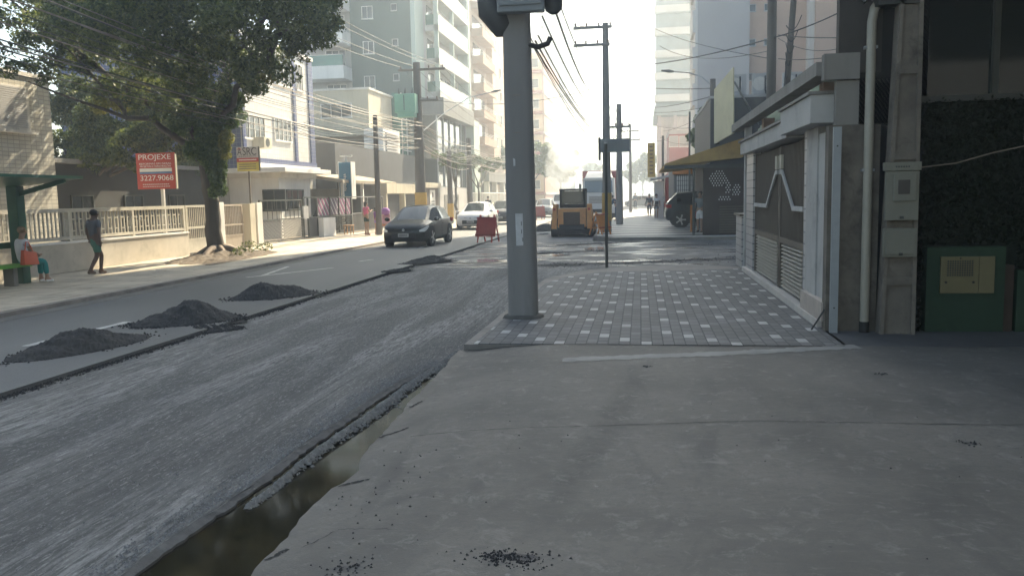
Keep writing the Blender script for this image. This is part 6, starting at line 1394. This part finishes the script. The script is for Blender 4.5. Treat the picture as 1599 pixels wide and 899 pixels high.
for (px, py, r) in ((354, 215, .26), (352, 240, .22), (215, 140, .4), (190, 160, .35), (155, 165, .3), (175, 150, .4), (400, 130, .35), (420, 120, .25), (350, 230, .22)): p = PY(px, py, 23.4); ys_.append(((p.x, p.y, p.z), (r, r, r)))
leaves(0, clumps(ys_, 4200, .5), .055, 'yellow_foliage', LEAFY, root=t, world_off=t.location)
# root plate, soil
mb = MB(); nx = 44
for j in range(nx):
    for i in range(nx):
        u = i/(nx-1)*2-1; v = j/(nx-1)*2-1; r = math.hypot(u, v); x = TX+.1+u*1.15; y = TY+.2+v*3.0
        mb.v.append((max(x, -16), y, .30*max(0, 1-r)**1.3*(1+.4*math.sin(u*17)*math.cos(v*13))+random.uniform(-.025, .03)*(r < .95)-.012*(r > .9)))
for j in range(nx-1):
    for i in range(nx-1): a = j*nx+i; mb.f.append((a, a+1, a+nx+1, a+nx))
one('soil_mound', mb, mat('root soil', (.12, .095, .07), .95, .45, 6, .4, .8), 'brown soil and broken paving heaped around the tree foot', 'soil', kind='stuff')
rt = MB()
for k in range(15):
    a = random.uniform(0, math.tau); L_ = random.uniform(.5, 1.6); pts = [(TX+math.cos(a+.3*q)*L_*q*.75, TY+math.sin(a+.3*q)*L_*q*1.6, .34*(1-q)+.05*math.sin(q*6)) for q in (0.1, .3, .5, .7, .9, 1.1)]
    rt.tube(pts, [.11, .09, .07, .055, .04, .02], 7)
part(t, 'roots', rt, mat('root bark', (.19, .15, .115), .9, .35, 6, .4, .6), True, smooth=60)
wd = [((TX+.5, TY+1.1, .28), (.35, .6, .22)), ((TX+.8, TY-.2, .2), (.25, .35, .15)), ((TX+.5, TY+2.2, .2), (.25, .5, .18))]
leaves(0, clumps(wd, 420, .5), .04, 'weeds', LEAF, 'green weeds sprouting at the tree foot', 'weeds', None, (TX+.5, TY+1, 0), kind='stuff')
def tree(name, label, x, y, h, crown, nleaf, m, size, tr_r=.15, group=None, seed=1):
    random.seed(seed); t = thing(name, label, 'tree', (x, y, 0), 0, group); mb = MB(); ct = Vector((x, y, h)); limb(mb, (x, y, 0), (x, y, h), tr_r, tr_r*.6, .08)
    sub = []
    for c, r in crown:
        limb(mb, (x, y, h*.8), c, tr_r*.5, .03, .1, 4)
        for k in range(8):
            d = Vector((random.gauss(0, 1), random.gauss(0, 1), random.gauss(0, 1))).normalized()*random.uniform(.3, .9); q = r*random.uniform(.3, .5); sub.append(((c[0]+d.x*r, c[1]+d.y*r, c[2]+d.z*r*.8), (q, q, q*.8)))
    part(t, 'trunk', mb, BARK, True, smooth=60); leaves(0, clumps(sub, nleaf, .6), size, 'crown', m, root=t, world_off=t.location); return t
def cp(px, py, Y, r): p = PY(px, py, Y); return ((p.x, p.y, p.z), r)
tree('garden_tree', 'dark dense garden tree behind the red contractor sign', -20.0, 28, 3.0, [cp(130, 210, 28, 1.3), cp(180, 190, 28, 1.4), cp(230, 215, 28, 1.2), cp(270, 190, 29, 1.3), cp(110, 170, 29, 1.2), cp(200, 240, 27, .9), cp(150, 245, 27, 1.0), cp(290, 225, 29, .9), cp(160, 150, 30, 1.4), cp(240, 150, 30, 1.4), cp(95, 225, 27.4, 1.0)], 42000, LEAF, .075, seed=3)
tree('garden_tree', 'second dark garden tree between low house and white tiled building', -20.5, 35.3, 3.2, [cp(290, 170, 34.5, 1.7), cp(330, 200, 34.5, 1.4), cp(300, 240, 34, 1.0), cp(340, 160, 35, 1.4), cp(250, 190, 35, 1.5)], 20000, LEAFM, .09, seed=4)
tree('palm_tree', 'small yellow green palm before the lobby glass', -13.9, 62.5, 3.2, [cp(702, 252, 62, .8), cp(690, 245, 62, .7), cp(715, 250, 62, .7)], 4000, LEAFM, .09, .12, seed=5)
tree('garden_tree', 'low bright green shrub tree left of the beige tower base', -14.0, 72, 3.0, [cp(722, 255, 70, .9), cp(735, 250, 72, 1.0), cp(752, 256, 76, 1.0), cp(770, 258, 80, 1.0)], 9000, LEAFM, .10, .12, seed=6)
tree('garden_tree', 'sunlit green tree just left of the big concrete pole', -14.5, 104, 3.6, [cp(785, 235, 104, 1.5), cp(790, 250, 104, 1.5), cp(778, 250, 106, 1.2)], 6000, LEAFM, .2, seed=7)
tree('garden_tree', 'broad green tree just right of the big concrete pole', -12.5, 98, 4.0, [cp(845, 238, 98, 1.6), cp(858, 250, 98, 1.6), cp(850, 262, 98, 1.4), cp(840, 252, 98, 1.5)], 8000, LEAFM, .19, seed=8)
tree('garden_tree', 'dusky tree wrapped in smoke behind the white van', -11.5, 122, 4.5, [cp(868, 255, 122, 2.0), cp(880, 245, 122, 2.0), cp(886, 262, 122, 2.0), cp(872, 272, 122, 1.8)], 8000, LEAF, .22, seed=9)
tree('garden_tree', 'small round hazy tree beyond the red truck', -7.5, 190, 4, [cp(925, 262, 190, 2.2), cp(932, 268, 190, 2), cp(920, 270, 190, 1.8)], 3500, LEAF, .3, seed=10)
tree('garden_tree', 'grey green hazy tree right of the paired poles', 0.5, 170, 4, [cp(1000, 262, 170, 2.6), cp(1005, 275, 170, 2.6), cp(990, 278, 170, 2.2), cp(1012, 250, 170, 2.4)], 7000, LEAF, .3, seed=11)
tree('garden_tree', 'bushy tree between the banded tower and the cream billboard', 4.6, 60, 4.2, [cp(1098, 190, 60, 1.0), cp(1100, 205, 60, 1.1), cp(1105, 178, 60, .8), cp(1092, 215, 60, .9)], 5000, LEAFM, .15, seed=12)
random.seed(99)
# ------------------------------------------------------------ haze, smoke
def volume(name, mb, dens, col, aniso, label, cat, noise_=None):
    m = bpy.data.materials.new(name); m.use_nodes = True; nt = m.node_tree; nt.nodes.remove(nt.nodes['Principled BSDF']); v = _n(nt, 'ShaderNodeVolumePrincipled')
    v.inputs['Color'].default_value = (*col, 1); v.inputs['Density'].default_value = dens; v.inputs['Anisotropy'].default_value = aniso
    nt.links.new(v.outputs[0], nt.nodes['Material Output'].inputs['Volume'])
    if noise_:
        tc = _n(nt, 'ShaderNodeTexCoord'); n1 = noise(nt, tc.outputs['Object'], noise_, 4, .6, .6)
        nt.links.new(math_(nt, 'MULTIPLY', ramp(nt, n1, .42, .68), dens), v.inputs['Density'])
    o = build(mb, name, m); tag(o, label, cat, None, 'stuff'); return o
volume('haze', MB().box(-120, 120, -60, 520, -1.4, 84), .0029, (.78, .89, 1.), .72, 'pale sunlit haze filling the street canyon', 'haze')
if 1:
    for i, (px, py, Y, r, dn) in enumerate(((878, 262, 72, (1.6, 2.5, 2.0), .55), (890, 225, 74, (2.2, 2.5, 2.6), .4), (905, 180, 76, (3.0, 3, 3.4), .16))):
        p = PY(px, py, Y); mb = MB().ell((0, 0, 0), r, 16, 10); o = volume('smoke', mb, dn, (.80, .84, .88), .45, ('dense smoke rising behind the white van', 'thinning smoke cloud above the truck cab', 'faint top of the smoke plume drifting into the glare')[i], 'smoke', .9); o.location = p
# ------------------------------------------------------------ light
SAZ, SEL = R(16), R(40)
w = bpy.data.worlds.new('World'); sc.world = w; w.use_nodes = True; nt = w.node_tree; bg = nt.nodes['Background']; sky = _n(nt, 'ShaderNodeTexSky', sky_type='NISHITA')
sky.sun_disc = False; sky.sun_elevation = SEL; sky.sun_rotation = SAZ; sky.air_density = 1.2; sky.dust_density = 1.0; sky.ozone_density = 1.6
nt.links.new(sky.outputs[0], bg.inputs[0]); bg.inputs[1].default_value = .066
sd = bpy.data.lights.new('sun', 'SUN'); sd.energy = 5.0; sd.angle = R(.5); sd.color = (1., .88, .70); so = bpy.data.objects.new('sun', sd); C.objects.link(so)
dirv = Vector((math.sin(SAZ)*math.cos(SEL), math.cos(SAZ)*math.cos(SEL), math.sin(SEL))); so.rotation_euler = dirv.to_track_quat('Z', 'Y').to_euler()
sc.view_settings.view_transform = 'Standard'; sc.view_settings.look = 'None'; sc.view_settings.exposure = 2.12; sc.view_settings.gamma = 1
sc.view_settings.use_white_balance = True; sc.view_settings.white_balance_temperature = 7250; sc.view_settings.white_balance_tint = 8
sc.cycles.volume_bounces = 2; sc.cycles.max_bounces = 5; sc.cycles.volume_step_rate = 4; sc.cycles.volume_max_steps = 64
